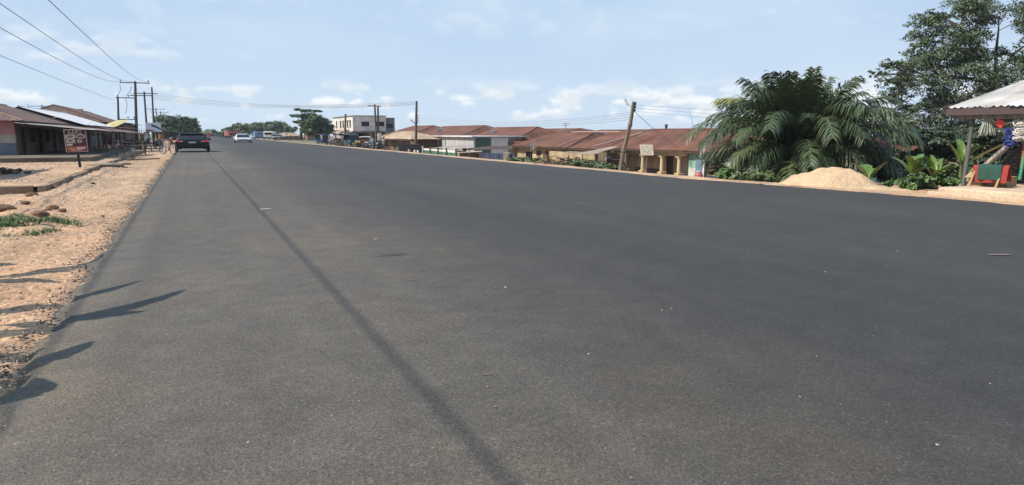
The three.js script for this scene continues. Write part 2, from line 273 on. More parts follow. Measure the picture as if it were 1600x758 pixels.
// a wall between two points of the ground, with openings [u0, u1, v0, v1]; outside is on the side of the normal, the wall's thickness goes inwards
function wall(parent, p0, p1, y0, y1, m, openings = [], { t = 0.18, name = 'wall' } = {}) {
  const dx = p1[0] - p0[0], dz = p1[1] - p0[1], L = Math.hypot(dx, dz), h = y1 - y0, s = new THREE.Shape([[0, 0], [L, 0], [L, h], [0, h]].map((q) => new THREE.Vector2(...q)));
  for (const [a, b, c, d] of openings) s.holes.push(new THREE.Path([[a, c], [a, d], [b, d], [b, c]].map((q) => new THREE.Vector2(...q))));
  const g = uvm(plain(new THREE.ExtrudeGeometry(s, { depth: t, bevelEnabled: false })));
  const mx = new THREE.Matrix4().makeBasis(new THREE.Vector3(dx / L, 0, dz / L), new THREE.Vector3(0, 1, 0), new THREE.Vector3(-dz / L, 0, dx / L)).setPosition(p0[0], y0, p0[1]);
  const o = part(name, g.applyMatrix4(mx), m, parent);
  return { o, at: (u, v, w = 0) => new THREE.Vector3(u, v, w).applyMatrix4(mx).toArray(), mx };
}
const inWall = (w, g) => g.applyMatrix4(w.mx);
function door(parent, w, [a, b, c, d], m, { inset = 0.1, frame = M.darkWood, leaves = 1 } = {}) {
  const o = part('door', inWall(w, box(b - a - 0.08, d - c - 0.05, 0.04, [(a + b) / 2, (c + d) / 2, inset])), m, parent);
  part('frame', inWall(w, merge([box(0.05, d - c, 0.1, [a + 0.025, (c + d) / 2, inset]), box(0.05, d - c, 0.1, [b - 0.025, (c + d) / 2, inset]), box(b - a - 0.1, 0.05, 0.1, [(a + b) / 2, d - 0.025, inset])])), frame, o);
  part('handle', inWall(w, ball(0.025, 0.025, 0.03, [a + 0.16, (c + d) / 2, inset - 0.04], 6)), M.steel, o);
  if (leaves > 1) part('centre_strip', inWall(w, box(0.04, d - c - 0.06, 0.02, [(a + b) / 2, (c + d) / 2, inset - 0.03])), frame, o);
  return o;
}
function windowIn(parent, w, [a, b, c, d], { frame = M.darkWood, glass = M.glass, bars = 2, inset = 0.09 } = {}) {
  const o = part('window', inWall(w, merge([box(0.05, d - c, 0.08, [a + 0.025, (c + d) / 2, inset]), box(0.05, d - c, 0.08, [b - 0.025, (c + d) / 2, inset]), box(b - a - 0.1, 0.05, 0.08, [(a + b) / 2, d - 0.025, inset]), box(b - a - 0.1, 0.05, 0.08, [(a + b) / 2, c + 0.025, inset]), ...Array.from({ length: bars }, (_, k) => box(0.03, d - c - 0.1, 0.05, [a + (b - a) * (k + 1) / (bars + 1), (c + d) / 2, inset]))])), frame, parent);
  part('pane', inWall(w, box(b - a - 0.06, d - c - 0.06, 0.012, [(a + b) / 2, (c + d) / 2, inset + 0.04])), glass, o);
  part('sill', inWall(w, box(b - a + 0.12, 0.05, 0.12, [(a + b) / 2, c - 0.03, -0.02])), M.concrete, o);
  return o;
}
// hip or gable roof over a rectangle with the ridge along z (or x)
function roofOver(parent, { x0, x1, z0, z1, eave, ridge, hip0 = 0, hip1 = 0, over = 0.5, m, ridgeX = 0.5, sheet: sw, cap, drop = 0 }) {
  const X0 = x0 - over, X1 = x1 + over, Z0 = z0 - over * 0.6, Z1 = z1 + over * 0.6, xr = X0 + (X1 - X0) * ridgeX, e = eave - drop, A = [xr, ridge, Z0 + hip0], B = [xr, ridge, Z1 - hip1];
  roofSlope(parent, [X0, e, Z0], [X0, e, Z1], A, B, m, { sheet: sw }); roofSlope(parent, [X1, e, Z1], [X1, e, Z0], B, A, m, { sheet: sw });
  if (hip0) roofSlope(parent, [X1, e, Z0], [X0, e, Z0], A, A, m, { sheet: sw }); if (hip1) roofSlope(parent, [X0, e, Z1], [X1, e, Z1], B, B, m, { sheet: sw });
  capBar(parent, A, B, cap ?? m[0]); if (hip1) { capBar(parent, [X0, e, Z1], B, cap ?? m[0]); capBar(parent, [X1, e, Z1], B, cap ?? m[0]); } if (hip0) { capBar(parent, [X0, e, Z0], A, cap ?? m[0]); capBar(parent, [X1, e, Z0], A, cap ?? m[0]); }
  for (const [k, z] of [[hip0, z0 + 0.1], [hip1, z1 - 0.1]]) if (!k) part('gable', mesh3([x0, eave - 0.02, z, x1, eave - 0.02, z, xr, ridge - 0.08, z, x0, eave - 0.02, z - 0.1, x1, eave - 0.02, z - 0.1, xr, ridge - 0.08, z - 0.1], [0, 1, 2, 5, 4, 3, 0, 2, 5, 0, 5, 3, 1, 4, 5, 1, 5, 2]), M.concrete, parent);
  for (const x of [X0 + 0.03, X1 - 0.03]) part('eave_board', box(0.04, 0.14, Z1 - Z0 - 0.02, [x, e - 0.08, (Z0 + Z1) / 2]), M.darkWood, parent);
}
// four walls; front = the long side towards the road, side = the end towards the camera
function body(parent, { x0, x1, z0, z1, y0, y1, m, front = [], side = [], road = 'left', sideM }) {
  const w = {};
  if (road === 'left') { w.front = wall(parent, [x0, z1], [x0, z0], y0, y1, m, front); w.front.flip = 1; w.back = wall(parent, [x1, z0 + 0.2], [x1, z1 - 0.2], y0, y1, m); }
  else { w.front = wall(parent, [x1, z0], [x1, z1], y0, y1, m, front); w.back = wall(parent, [x0, z1 - 0.2], [x0, z0 + 0.2], y0, y1, m); }
  w.side = wall(parent, [x1 - 0.2, z1], [x0 + 0.2, z1], y0, y1, sideM ?? m, side); wall(parent, [x0 + 0.2, z0], [x1 - 0.2, z0], y0, y1, m);
  part('floor', box(x1 - x0 - 0.4, 0.1, z1 - z0 - 0.4, [(x0 + x1) / 2, y0 + 0.05, (z0 + z1) / 2]), M.concrete, parent);
  part('ceiling', box(x1 - x0 - 0.4, 0.05, z1 - z0 - 0.4, [(x0 + x1) / 2, y1 - 0.03, (z0 + z1) / 2]), M.oldWood, parent);
  return w;
}

// ------------------------------------------------------------------ builders: plants
function leafMesh(list, size, tones, shape = 0.55) {                       // list of [x, y, z, s, nx, ny, nz]; one folded diamond each
  const pos = [], col = [], n = new THREE.Vector3(), a = new THREE.Vector3(), b = new THREE.Vector3();
  for (const [x, y, z, s, nx, ny, nz] of list) {
    n.set(nx + rr(-0.7, 0.7), ny + rr(-0.5, 0.8), nz + rr(-0.7, 0.7)).normalize(); a.set(rr(-1, 1), rr(-1, 0.4), rr(-1, 1)).cross(n).normalize(); b.crossVectors(n, a);
    const L = size * s * rr(0.6, 1.3), w = L * shape, f = L * 0.16, c = tones[(rnd() * tones.length) | 0], k = rr(0.8, 1.2);
    const P = [[-L, 0, 0], [0, -w, f], [L, 0, -f], [0, w, f]].map(([u, v, q]) => [x + a.x * u + b.x * v + n.x * q, y + a.y * u + b.y * v + n.y * q, z + a.z * u + b.z * v + n.z * q]);
    pos.push(...P[0], ...P[1], ...P[2], ...P[0], ...P[2], ...P[3]); for (let i = 0; i < 6; i++) col.push(c[0] * k, c[1] * k, c[2] * k);
  }
  const g = new THREE.BufferGeometry(); g.setAttribute('position', new THREE.Float32BufferAttribute(pos, 3)); g.setAttribute('color', new THREE.Float32BufferAttribute(col, 3)); g.computeVertexNormals(); return g;
}
const leafM = new THREE.MeshPhysicalMaterial({ vertexColors: true, roughness: 0.55, side: THREE.DoubleSide });
function clumpLeaves(clumps, n, inner = 0.45, spray) {
  const out = [], vol = clumps.map((c) => Math.pow(c[3] * c[4] * c[5], 0.7)), sum = vol.reduce((a, b) => a + b, 0);
  clumps.forEach(([x, y, z, rx, ry, rz], i) => {
    // each clump is itself a handful of twigs, so that gaps stay between them
    const per = spray ?? 30, twigs = Math.max(5, Math.round(n * vol[i] / sum / per));
    for (let t = 0; t < twigs; t++) {
      const u = rr(-1, 1), f = rr(0, 6.283), q = Math.sqrt(1 - u * u), r = inner + (1 - inner) * Math.pow(rnd(), 0.6), dx = q * Math.cos(f), dz = q * Math.sin(f), cx = x + dx * r * rx, cy = y + u * r * ry, cz = z + dz * r * rz, tr = (spray ? 0.2 : 0.27) * (rx + ry + rz) / 3;
      for (let k = 0; k < per; k++) { const e = () => (rnd() + rnd() + rnd() - 1.5) * 1.1; out.push([cx + e() * tr * 1.3, cy + e() * tr * 0.6, cz + e() * tr * 1.3, 1, dx * 0.6, 0.6 + u * 0.5, dz * 0.6]); }
    }
  });
  return out;
}
function tree(name, label, base, trunkTop, clumps, { leaves = 9000, size = 0.12, tones, r = 0.2, group, inner, shape, forks, spray } = {}) {
  const o = thing(name, label, 'tree', base, 0, group), rel = (p) => [p[0] - base[0], p[1] - base[1], p[2] - base[2]], top = rel(trunkTop);
  const limbs = [bar([0, -0.2, 0], [top[0] * 0.5, top[1] * 0.5, top[2] * 0.5], r * 1.15, r * 0.85), bar([top[0] * 0.5, top[1] * 0.48, top[2] * 0.5], top, r * 0.85, r * 0.6)];
  const cl = clumps.map((c) => [...rel(c), c[3], c[4], c[5]]);
  const nodes = [top];
  for (const e of forks ?? []) { const E = rel(e); let last = top; for (let q = 1; q <= 5; q++) { const t = q / 5, p = top.map((v, n) => v + (E[n] - v) * t + (n === 1 ? 0.12 * Math.sin(t * 3.14) : rr(-0.18, 0.18))); limbs.push(bar(last, p, r * 0.62 * (1.12 - t * 0.75), r * 0.62 * (0.97 - t * 0.75), 7)); nodes.push(p); last = p; } }
  cl.forEach((c, i) => { const from = nodes.reduce((b, p) => { const d = Math.hypot(p[0] - c[0], (p[1] - c[1]) * 1.2 + 0.4, p[2] - c[2]); return d < b[0] ? [d, p] : b; }, [1e9, top])[1], mid = [(from[0] + c[0]) / 2 + rr(-0.1, 0.1), (from[1] + c[1]) / 2 + 0.15 * c[4], (from[2] + c[2]) / 2], k = forks ? 0.1 : clamp(0.25 + 0.05 * c[3], 0.15, 0.5); limbs.push(bar(from, mid, r * 0.5 * k * 2, r * k, 6), bar(mid, c.slice(0, 3), r * k, r * k * 0.4, 6)); for (let q = 0; q < 4; q++) limbs.push(bar(mid.map((v, n) => v + (c[n] - v) * 0.5), [c[0] + rr(-0.8, 0.8) * c[3], c[1] + rr(-0.5, 0.7) * c[4], c[2] + rr(-0.8, 0.8) * c[5]], r * k * 0.4, r * k * 0.12, 5)); });
  part('trunk', limbs, M.trunk, o);
  part('crown', leafMesh(clumpLeaves(cl, leaves, inner, spray), size, tones, shape), leafM, o);
  return o;
}
const GREENS = [[0.045, 0.085, 0.03], [0.06, 0.11, 0.035], [0.035, 0.07, 0.028], [0.08, 0.13, 0.045]], DUSTY = [[0.13, 0.165, 0.07], [0.10, 0.145, 0.055], [0.17, 0.19, 0.09], [0.08, 0.115, 0.045]], FRESH = [[0.09, 0.17, 0.04], [0.12, 0.2, 0.05], [0.07, 0.13, 0.035]], DRY = [[0.2, 0.16, 0.1], [0.15, 0.13, 0.085], [0.1, 0.12, 0.06]];
function bush(name, label, at, r, n, size, tones, group, cat = 'bush') {
  const o = thing(name, label, cat, at, 0, group), cl = [];
  for (let k = 0; k < 6; k++) cl.push([rr(-0.6, 0.6) * r[0], rr(0.25, 0.65) * r[1], rr(-0.6, 0.6) * r[2], r[0] * rr(0.35, 0.6), r[1] * rr(0.35, 0.55), r[2] * rr(0.35, 0.6)]);
  part('foliage', leafMesh(clumpLeaves(cl, n, 0.15), size, tones), leafM, o);
  part('stem', cl.map((c) => bar([c[0] * 0.3, -0.1, c[2] * 0.3], c.slice(0, 3), 0.02, 0.008, 5)), M.trunk, o);
  return o;
}
function frondGeo(L, e0, droop, n = 38, leaflet = 0.8, hang = 0.4, ragged = 0) {
  const pts = [], pos = [], idx = []; let x = 0, y = 0; const N = 24;
  for (let i = 0; i <= N; i++) { const a = e0 - droop * Math.pow(i / N, 1.4); pts.push([x, y, a]); x += Math.cos(a) * L / N; y += Math.sin(a) * L / N; }
  const at = (s) => { const f = clamp(s) * N, i = Math.min(N - 1, f | 0), k = f - i, p = pts[i], q = pts[i + 1]; return [p[0] + (q[0] - p[0]) * k, p[1] + (q[1] - p[1]) * k, p[2]]; };
  for (let i = 0; i < N; i++) { const w = 0.035 * (1 - i / N) + 0.008, w2 = 0.035 * (1 - (i + 1) / N) + 0.008, b = pos.length / 3, p = pts[i], q = pts[i + 1]; pos.push(p[0], p[1] + w * 0.4, -w, p[0], p[1] - w * 0.6, 0, p[0], p[1] + w * 0.4, w, q[0], q[1] + w2 * 0.4, -w2, q[0], q[1] - w2 * 0.6, 0, q[0], q[1] + w2 * 0.4, w2); idx.push(b, b + 1, b + 3, b + 3, b + 1, b + 4, b + 1, b + 2, b + 4, b + 4, b + 2, b + 5, b + 2, b, b + 5, b + 5, b, b + 3); }
  for (let i = 0; i < n; i++) for (const sd of [-1, 1]) {
    const s = 0.16 + 0.84 * (i + rr(-0.3, 0.3)) / n; if (rnd() < ragged) continue;
    const [px, py, a] = at(s), ll = leaflet * Math.pow(Math.sin(Math.PI * clamp(0.12 + 0.8 * s)), 0.6) * rr(0.8, 1.12), t = 0.45 + 0.5 * s, up = rr(-0.35, 0.7), dir = [Math.cos(a) * t - Math.sin(a) * up, Math.sin(a) * t + Math.cos(a) * up, sd * rr(0.75, 1)], dn = Math.hypot(...dir), d = dir.map((v) => v / dn), w = 0.021 * (1 + 0.4 * rnd()), b = pos.length / 3;
    const m = [px + d[0] * ll * 0.5, py + d[1] * ll * 0.5 - hang * ll * 0.12, d[2] * ll * 0.5], e = [px + d[0] * ll * 0.95, py + d[1] * ll * 0.95 - hang * ll * 0.55, d[2] * ll * 0.93], sx = Math.cos(a) * w, sy = Math.sin(a) * w;
    pos.push(px - sx * 0.6, py - sy * 0.6, 0, px + sx * 0.6, py + sy * 0.6, 0, m[0] - sx, m[1] - sy, m[2], m[0] + sx, m[1] + sy, m[2], e[0], e[1], e[2]); idx.push(b, b + 1, b + 2, b + 2, b + 1, b + 3, b + 2, b + 3, b + 4);
  }
  return plain(mesh3(pos, idx));
}
function bananaLeaf(L, w, e0, droop, tear = 0.1) {                          // local: leaf runs along +x, rising at e0, then bending down
  const pos = [], idx = [], N = 14; let x = 0, y = 0;
  for (let i = 0; i <= N; i++) {
    const s = i / N, a = e0 - droop * s * s, ww = s < 0.14 ? 0.012 : w * Math.pow(Math.sin(Math.PI * Math.pow((s - 0.12) / 0.88, 0.75) * 0.985 + 0.02), 0.65), nx = -Math.sin(a), ny = Math.cos(a);
    for (const q of [-1, -0.5, 0, 0.5, 1]) { const f = Math.abs(q) * ww * 0.28, k = q * ww * (1 - (Math.abs(q) === 1 ? tear * rnd() : 0)); pos.push(x + nx * f, y + ny * f - (Math.abs(q) === 1 ? rr(0, 0.12) * ww : 0), k); }
    if (i) for (let q = 0; q < 4; q++) { const b = (i - 1) * 5 + q; idx.push(b, b + 1, b + 5, b + 1, b + 6, b + 5); }
    x += Math.cos(a) * L / N; y += Math.sin(a) * L / N;
  }
  return plain(mesh3(pos, idx, leafUV(N, 5)));
}
function leafUV(n, k) { const u = []; for (let i = 0; i <= n; i++) for (let q = 0; q < k; q++) u.push(i / n, q / (k - 1)); return u; }
const veinT = tex(256, (u, v) => { const d = Math.abs(v - 0.5) * 2, st = Math.sin((u * 46 + d * 3) * 6.283), f = fbm(u * 12, v * 6, 4, 201), k = 0.74 + 0.09 * st * (d > 0.06 ? 1 : 0) + 0.3 * (f - 0.5) + (d < 0.05 ? 0.26 : 0), e = step(0.9, 1, d) * step(0.45, 0.6, vn(u * 30, 3, 202)); return [k * (1 + 0.35 * e), k, k * (0.8 - 0.2 * e)]; });
const bananaM = [[0.17, 0.32, 0.06], [0.24, 0.4, 0.08], [0.12, 0.25, 0.05]].map((c) => mat(...c, 0.42, { transmission: 0.25, map: veinT })), palmM = [[0.062, 0.092, 0.042], [0.078, 0.112, 0.05], [0.052, 0.08, 0.038], [0.1, 0.128, 0.06]].map((c) => mat(...c, 0.4)), palmOld = [[0.2, 0.16, 0.09], [0.15, 0.14, 0.07]].map((c) => mat(...c, 0.7)), palmYoung = mat(0.2, 0.22, 0.06, 0.5);
function bananaPlant(label, at, h, n, { size = 1, group, spread = 0.5, dry = 0, wide = 1 } = {}) {
  const o = thing('banana_plant', label, 'plant', at, 0, group);
  part('trunk', bar([0, -0.1, 0], [0, h, 0], 0.09 * size, 0.05 * size, 8), mat(0.2, 0.2, 0.09, 0.8, { map: T.bark }), o);
  for (let k = 0; k < n; k++) { const g = bananaLeaf(rr(1.0, 1.5) * size, rr(0.17, 0.25) * size * wide, rr(0.7, 1.35), rr(spread, spread * 3.2), 0.3), l = part('leaf', g, k < dry ? palmOld[k % 2] : bananaM[k % 3], o); l.position.y = h - 0.05; l.rotation.y = k * 2.4 + rr(-0.3, 0.3); }
  return o;
}

// ------------------------------------------------------------------ builders: vehicles
const spow = (v, e) => Math.sign(v) * Math.pow(Math.abs(v), e);
const ringOf = (z, y0, y1, w, n = 3.4, taper = 0, seg = 28) => Array.from({ length: seg }, (_, k) => { const a = (k / seg) * 2 * Math.PI + 0.1, cy = spow(Math.sin(a), 2 / n), f = 1 - taper * Math.max(0, cy + 1) / 2; return [w * spow(Math.cos(a), 2 / n) * f, (y0 + y1) / 2 + (y1 - y0) / 2 * cy, z]; });
function wheel(parent, x, r, z, w, m = M.rim) { const o = part('wheel', plain(moved(new THREE.TorusGeometry(r * 0.74, r * 0.26, 10, 24).scale(1, 1, w / (r * 0.52)), [x, r, z], [0, Math.PI / 2, 0])), M.tyre, parent); part('rim', cyl(r * 0.62, r * 0.62, w * 0.7, [x, r, z], [0, 0, Math.PI / 2], 16), m, o); return o; }
function car(label, at, turn, { W = 1.85, H = 1.45, L = 4.3, paint, group, lights = true, suv = 0, name = 'parked_car' } = {}) {
  // local: the nose is at -z
  const o = thing(name, label, 'car', at, turn, group), w = W / 2, belt = H * 0.60, gl = M.glass, h = L / 2;
  part('body', loft([[-h, 0.3, 0.55, 0.74], [-h + 0.08, 0.22, 0.64, 0.88], [-h + 0.45, 0.2, 0.7, 0.97], [-h * 0.45, 0.2, belt * 0.96, 1], [0, 0.2, belt, 1], [h * 0.5, 0.2, belt * 1.02, 1], [h - 0.35, 0.24, belt * (1.02 + 0.03 * suv), 0.98], [h - 0.1, 0.28, belt * (0.98 + 0.05 * suv), 0.94], [h, 0.36, belt * (0.9 + 0.08 * suv), 0.84]].map(([z, a, b, f]) => ringOf(z, a, b, w * f, 5))), paint, o);
  const zr0 = suv ? h - 0.12 : h - 0.75, zr1 = suv ? h - 0.62 : h - 1.35, cab = part('roof', loft([[-h * 0.44, belt - 0.1, belt - 0.02, 0.92, 0], [-h * 0.14, belt - 0.1, H * 0.955, 0.9, 0.2], [0.1, belt - 0.1, H, 0.92, 0.22], [zr1 - 0.2, belt - 0.1, H * 0.99, 0.92, 0.22], [zr1, belt - 0.1, H * 0.97, 0.91, 0.21], [zr0, belt - 0.1, belt + 0.04, 0.9, 0.03]].map(([z, a, b, f, t]) => ringOf(z, a, b, w * f, 5, t))), paint, o);
  const quad = (pts, th) => { const a = V(pts[1]).sub(V(pts[0])), b = V(pts[3]).sub(V(pts[0])), n = a.cross(b).normalize().multiplyScalar(th); return plain(mesh3([...pts.flat(), ...pts.map((p) => V(p).add(n).toArray()).flat()], [0, 1, 2, 0, 2, 3, 4, 6, 5, 4, 7, 6, 0, 4, 5, 0, 5, 1, 1, 5, 6, 1, 6, 2, 2, 6, 7, 2, 7, 3, 3, 7, 4, 3, 4, 0])); };
  const yT = H * 0.93, yB = belt + 0.03, k = (yT - belt) / (H * 0.97 - belt), zT = zr0 + (zr1 - zr0) * k + 0.07, zB = zr0 + 0.05;
  part('rear_window', quad([[-w * 0.76, yB, zB], [w * 0.76, yB, zB], [w * 0.62, yT, zT], [-w * 0.62, yT, zT]], 0.02), gl, cab);
  part('windscreen', quad([[w * 0.78, yB, -h * 0.44 - 0.03], [-w * 0.78, yB, -h * 0.44 - 0.03], [-w * 0.64, yT, -h * 0.17 - 0.04], [w * 0.64, yT, -h * 0.17 - 0.04]], 0.02), gl, cab);
  for (const s of [-1, 1]) part('side_window', quad([[s * w * 0.915, yB + 0.02, -h * 0.3], [s * w * 0.915, yB + 0.02, zr1 - 0.02], [s * w * 0.765, yT, zr1 - 0.2], [s * w * 0.765, yT, -h * 0.1]], s * 0.02), gl, cab);
  for (const s of [-1, 1]) for (const z of [-h * 0.62, h * 0.6]) wheel(o, s * (w - 0.11), 0.32, z, 0.21);
  for (const s of [-1, 1]) {
    const l = part('tail_light', rbox(w * 0.38, 0.13, 0.12, [s * w * 0.74, belt * (0.87 + 0.05 * suv), h - 0.03], [0, -s * 0.25, s * 0.06], 0.03), mat(0.6, 0.03, 0.03, 0.25, { clearcoat: 1 }), o); part('reflector', rbox(w * 0.14, 0.05, 0.03, [s * w * 0.58, belt * (0.87 + 0.05 * suv), h + 0.035], [0, 0, 0], 0.01), mat(0.75, 0.6, 0.6, 0.2), l);
    part('headlight', rbox(w * 0.34, 0.14, 0.16, [s * w * 0.66, 0.58, -h + 0.1], [0, s * 0.4, 0], 0.05), M.lamp, o);
    part('wing_mirror', rbox(0.2, 0.13, 0.1, [s * (w + 0.04), belt + 0.06, -h * 0.3], [0, 0, 0], 0.04), paint, o);
  }
  part('grille', rbox(w * 0.7, 0.1, 0.06, [0, 0.5, -h + 0.015], [0, 0, 0], 0.02), M.black, o);
  part('front_bumper', rbox(w * 1.5, 0.14, 0.12, [0, 0.34, -h + 0.05], [0, 0, 0], 0.05), mat(0.05, 0.05, 0.05, 0.6), o);
  part('rear_bumper', rbox(W * 0.92, 0.17, 0.14, [0, 0.42, h - 0.02], [0, 0, 0], 0.06), suv ? paint : mat(0.06, 0.06, 0.06, 0.6), o);
  part('number_plate', box(0.5, 0.1, 0.015, [0, belt * (0.78 + 0.06 * suv), h + 0.02]), mat(0.66, 0.64, 0.58, 0.5), o); part('number_plate', box(0.5, 0.1, 0.015, [0, 0.36, -h - 0.03]), mat(0.66, 0.64, 0.58, 0.5), o);
  if (suv) { part('skid_plate', rbox(W * 0.6, 0.07, 0.06, [0, 0.25, h - 0.02], [0, 0, 0], 0.02), mat(0.5, 0.5, 0.5, 0.35, { metalness: 0.6 }), o); part('spoiler', rbox(W * 0.66, 0.045, 0.28, [0, H * 0.965, zr1 + 0.12], [0.12, 0, 0], 0.02), paint, o); for (const s of [-1, 1]) part('roof_rail', bar([s * w * 0.68, H - 0.005, -0.35], [s * w * 0.68, H - 0.02, zr1 - 0.1], 0.022), M.steel, o); }
  return o;
}
function motorcycle(label, at, turn, paint, group) {                       // local: the front wheel is at -z
  const o = thing('motorcycle', label, 'motorcycle', at, turn, group), R = 0.29;
  for (const z of [-0.62, 0.58]) { const w = part('wheel', torus(R - 0.045, 0.048, [0, R, z], [0, Math.PI / 2, 0]), M.tyre, o); part('rim', [torus(R - 0.09, 0.014, [0, R, z], [0, Math.PI / 2, 0]), cyl(0.05, 0.05, 0.09, [0, R, z], [0, 0, Math.PI / 2], 8), ...[0, 1, 2].map((k) => bar([0, R + Math.sin(k * 1.05) * 0.2, z + Math.cos(k * 1.05) * 0.2], [0, R - Math.sin(k * 1.05) * 0.2, z - Math.cos(k * 1.05) * 0.2], 0.008, 0.008, 4))], M.steel, w); }
  part('frame', [bar([0, 0.72, -0.38], [0, 0.3, -0.05], 0.025), bar([0, 0.3, -0.05], [0, 0.3, 0.2], 0.03), bar([0, 0.7, -0.36], [0, 0.66, 0.5], 0.022), bar([0, 0.32, 0.18], [0.06, 0.29, 0.58], 0.018), bar([0, 0.62, 0.4], [-0.06, 0.29, 0.58], 0.015), rbox(0.2, 0.26, 0.3, [0, 0.36, 0.02], [0, 0, 0], 0.05)], M.black, o);
  part('fork', [bar([-0.07, 0.29, -0.62], [-0.07, 0.86, -0.38], 0.018), bar([0.07, 0.29, -0.62], [0.07, 0.86, -0.38], 0.018)], M.chrome, o);
  const hb = part('handlebar', [bar([-0.34, 0.92, -0.24], [-0.1, 0.9, -0.36], 0.014), bar([0.34, 0.92, -0.24], [0.1, 0.9, -0.36], 0.014), bar([-0.1, 0.9, -0.36], [0.1, 0.9, -0.36], 0.014)], M.steel, o);
  for (const s of [-1, 1]) part('mirror', [bar([s * 0.24, 0.92, -0.29], [s * 0.28, 1.05, -0.3], 0.006, 0.006, 4), ball(0.05, 0.035, 0.012, [s * 0.29, 1.07, -0.3], 8)], M.black, hb);
  part('tank', ball(0.13, 0.12, 0.24, [0, 0.72, -0.14], 14), paint, o);
  part('seat', rbox(0.2, 0.08, 0.62, [0, 0.72, 0.33], [0.03, 0, 0], 0.035), M.rubber, o);
  part('mudguard', [plain(moved(new THREE.TorusGeometry(R + 0.02, 0.035, 5, 10, 1.9), [0, R, -0.62], [0, Math.PI / 2, 0.5])), plain(moved(new THREE.TorusGeometry(R + 0.02, 0.04, 5, 10, 1.9), [0, R, 0.58], [0, Math.PI / 2, 0.5]))], paint, o);
  part('headlight', ball(0.08, 0.08, 0.07, [0, 0.79, -0.47], 10), M.lamp, o); part('tail_light', rbox(0.1, 0.06, 0.05, [0, 0.68, 0.72], [0, 0, 0], 0.015), M.red, o);
  part('exhaust', [bar([0.09, 0.26, -0.05], [0.12, 0.27, 0.3], 0.02), bar([0.12, 0.27, 0.28], [0.13, 0.34, 0.78], 0.04)], M.chrome, o);
  return o;
}
function rickshaw(label, at, turn, paint, hood, group) {                   // three-wheeled taxi, nose at -z
  const o = thing('auto_rickshaw', label, 'rickshaw', at, turn, group);
  part('body', loft([[-1.05, 0.42, 0.62, 0.14], [-0.9, 0.32, 0.82, 0.34], [-0.6, 0.28, 0.86, 0.55], [-0.3, 0.26, 0.5, 0.62], [0.1, 0.26, 0.52, 0.64], [0.4, 0.26, 0.86, 0.66], [0.95, 0.28, 0.9, 0.66], [1.1, 0.4, 0.86, 0.6]].map(([z, a, b, w]) => ringOf(z, a, b, w, 4, 0, 20))), paint, o);
  part('roof', loft([[-0.72, 1.38, 1.44, 0.5], [-0.5, 1.42, 1.54, 0.58], [0.3, 1.44, 1.6, 0.62], [0.9, 1.4, 1.56, 0.62], [1.08, 1.3, 1.42, 0.58]].map(([z, a, b, w]) => ringOf(z, a, b, w, 4, 0, 20))), hood, o);
  part('rear_curtain', box(1.14, 0.6, 0.03, [0, 1.12, 1.04]), hood, o);
  part('windscreen', box(0.96, 0.56, 0.02, [0, 1.12, -0.76], [-0.16, 0, 0]), M.glass, o);
  for (const s of [-1, 1]) { part('pillar', bar([s * 0.5, 0.84, -0.82], [s * 0.5, 1.42, -0.68], 0.022), M.black, o); part('pillar', bar([s * 0.6, 0.8, 0.35], [s * 0.59, 1.46, 0.35], 0.022), M.black, o); part('headlight', ball(0.07, 0.07, 0.05, [s * 0.26, 0.68, -0.93], 8), M.lamp, o); wheel(o, s * 0.56, 0.24, 0.72, 0.12); }
  wheel(o, 0, 0.24, -0.82, 0.12); part('bench_seat', rbox(1.08, 0.3, 0.4, [0, 0.66, 0.62], [0, 0, 0], 0.05), M.rubber, o);
  return o;
}
function bicycle(label, at, turn) {
  const o = thing('bicycle', label, 'bicycle', at, turn), R = 0.36;
  for (const z of [-0.56, 0.56]) { const w = part('wheel', torus(R, 0.026, [0, R + 0.02, z], [0, Math.PI / 2, 0], 28), M.tyre, o); part('spokes', [torus(R - 0.035, 0.01, [0, R + 0.02, z], [0, Math.PI / 2, 0], 28), ...Array.from({ length: 6 }, (_, k) => { const a = k * Math.PI / 6; return bar([0, R + 0.02 + Math.sin(a) * R, z + Math.cos(a) * R], [0, R + 0.02 - Math.sin(a) * R, z - Math.cos(a) * R], 0.004, 0.004, 4); })], M.steel, w); }
  const P = { bb: [0, 0.34, 0.05], seat: [0, 0.86, 0.18], head: [0, 0.88, -0.38], hl: [0, 0.74, -0.42], rear: [0, R + 0.02, 0.56], front: [0, R + 0.02, -0.56] };
  part('frame', [bar(P.bb, P.seat, 0.02), bar(P.seat, P.head, 0.018), bar(P.bb, P.hl, 0.02), bar(P.bb, P.rear, 0.014), bar([0, 0.8, 0.17], P.rear, 0.012), bar(P.head, P.front, 0.016)], mat(0.3, 0.3, 0.3, 0.4, { metalness: 0.5 }), o);
  part('saddle', rbox(0.17, 0.06, 0.28, [0, 0.94, 0.2], [0, 0, 0], 0.03), M.rubber, o); part('handlebar', [bar([0, 0.86, -0.38], [0, 0.98, -0.36], 0.014), bar([-0.28, 1.0, -0.26], [0, 0.98, -0.38], 0.013), bar([0.28, 1.0, -0.26], [0, 0.98, -0.38], 0.013)], M.chrome, o);
  part('pedal', [bar([-0.1, 0.22, 0.0], [0.1, 0.46, 0.1], 0.012), box(0.1, 0.02, 0.07, [-0.14, 0.22, 0]), box(0.1, 0.02, 0.07, [0.14, 0.46, 0.1]), cyl(0.09, 0.09, 0.01, [0.04, 0.34, 0.05], [0, 0, Math.PI / 2], 14)], M.black, o); part('carrier', [bar([-0.05, 0.78, 0.24], [-0.05, 0.8, 0.72], 0.01), bar([0.05, 0.78, 0.24], [0.05, 0.8, 0.72], 0.01), bar([0, 0.79, 0.7], P.rear, 0.01)], M.black, o);
  return o;
}
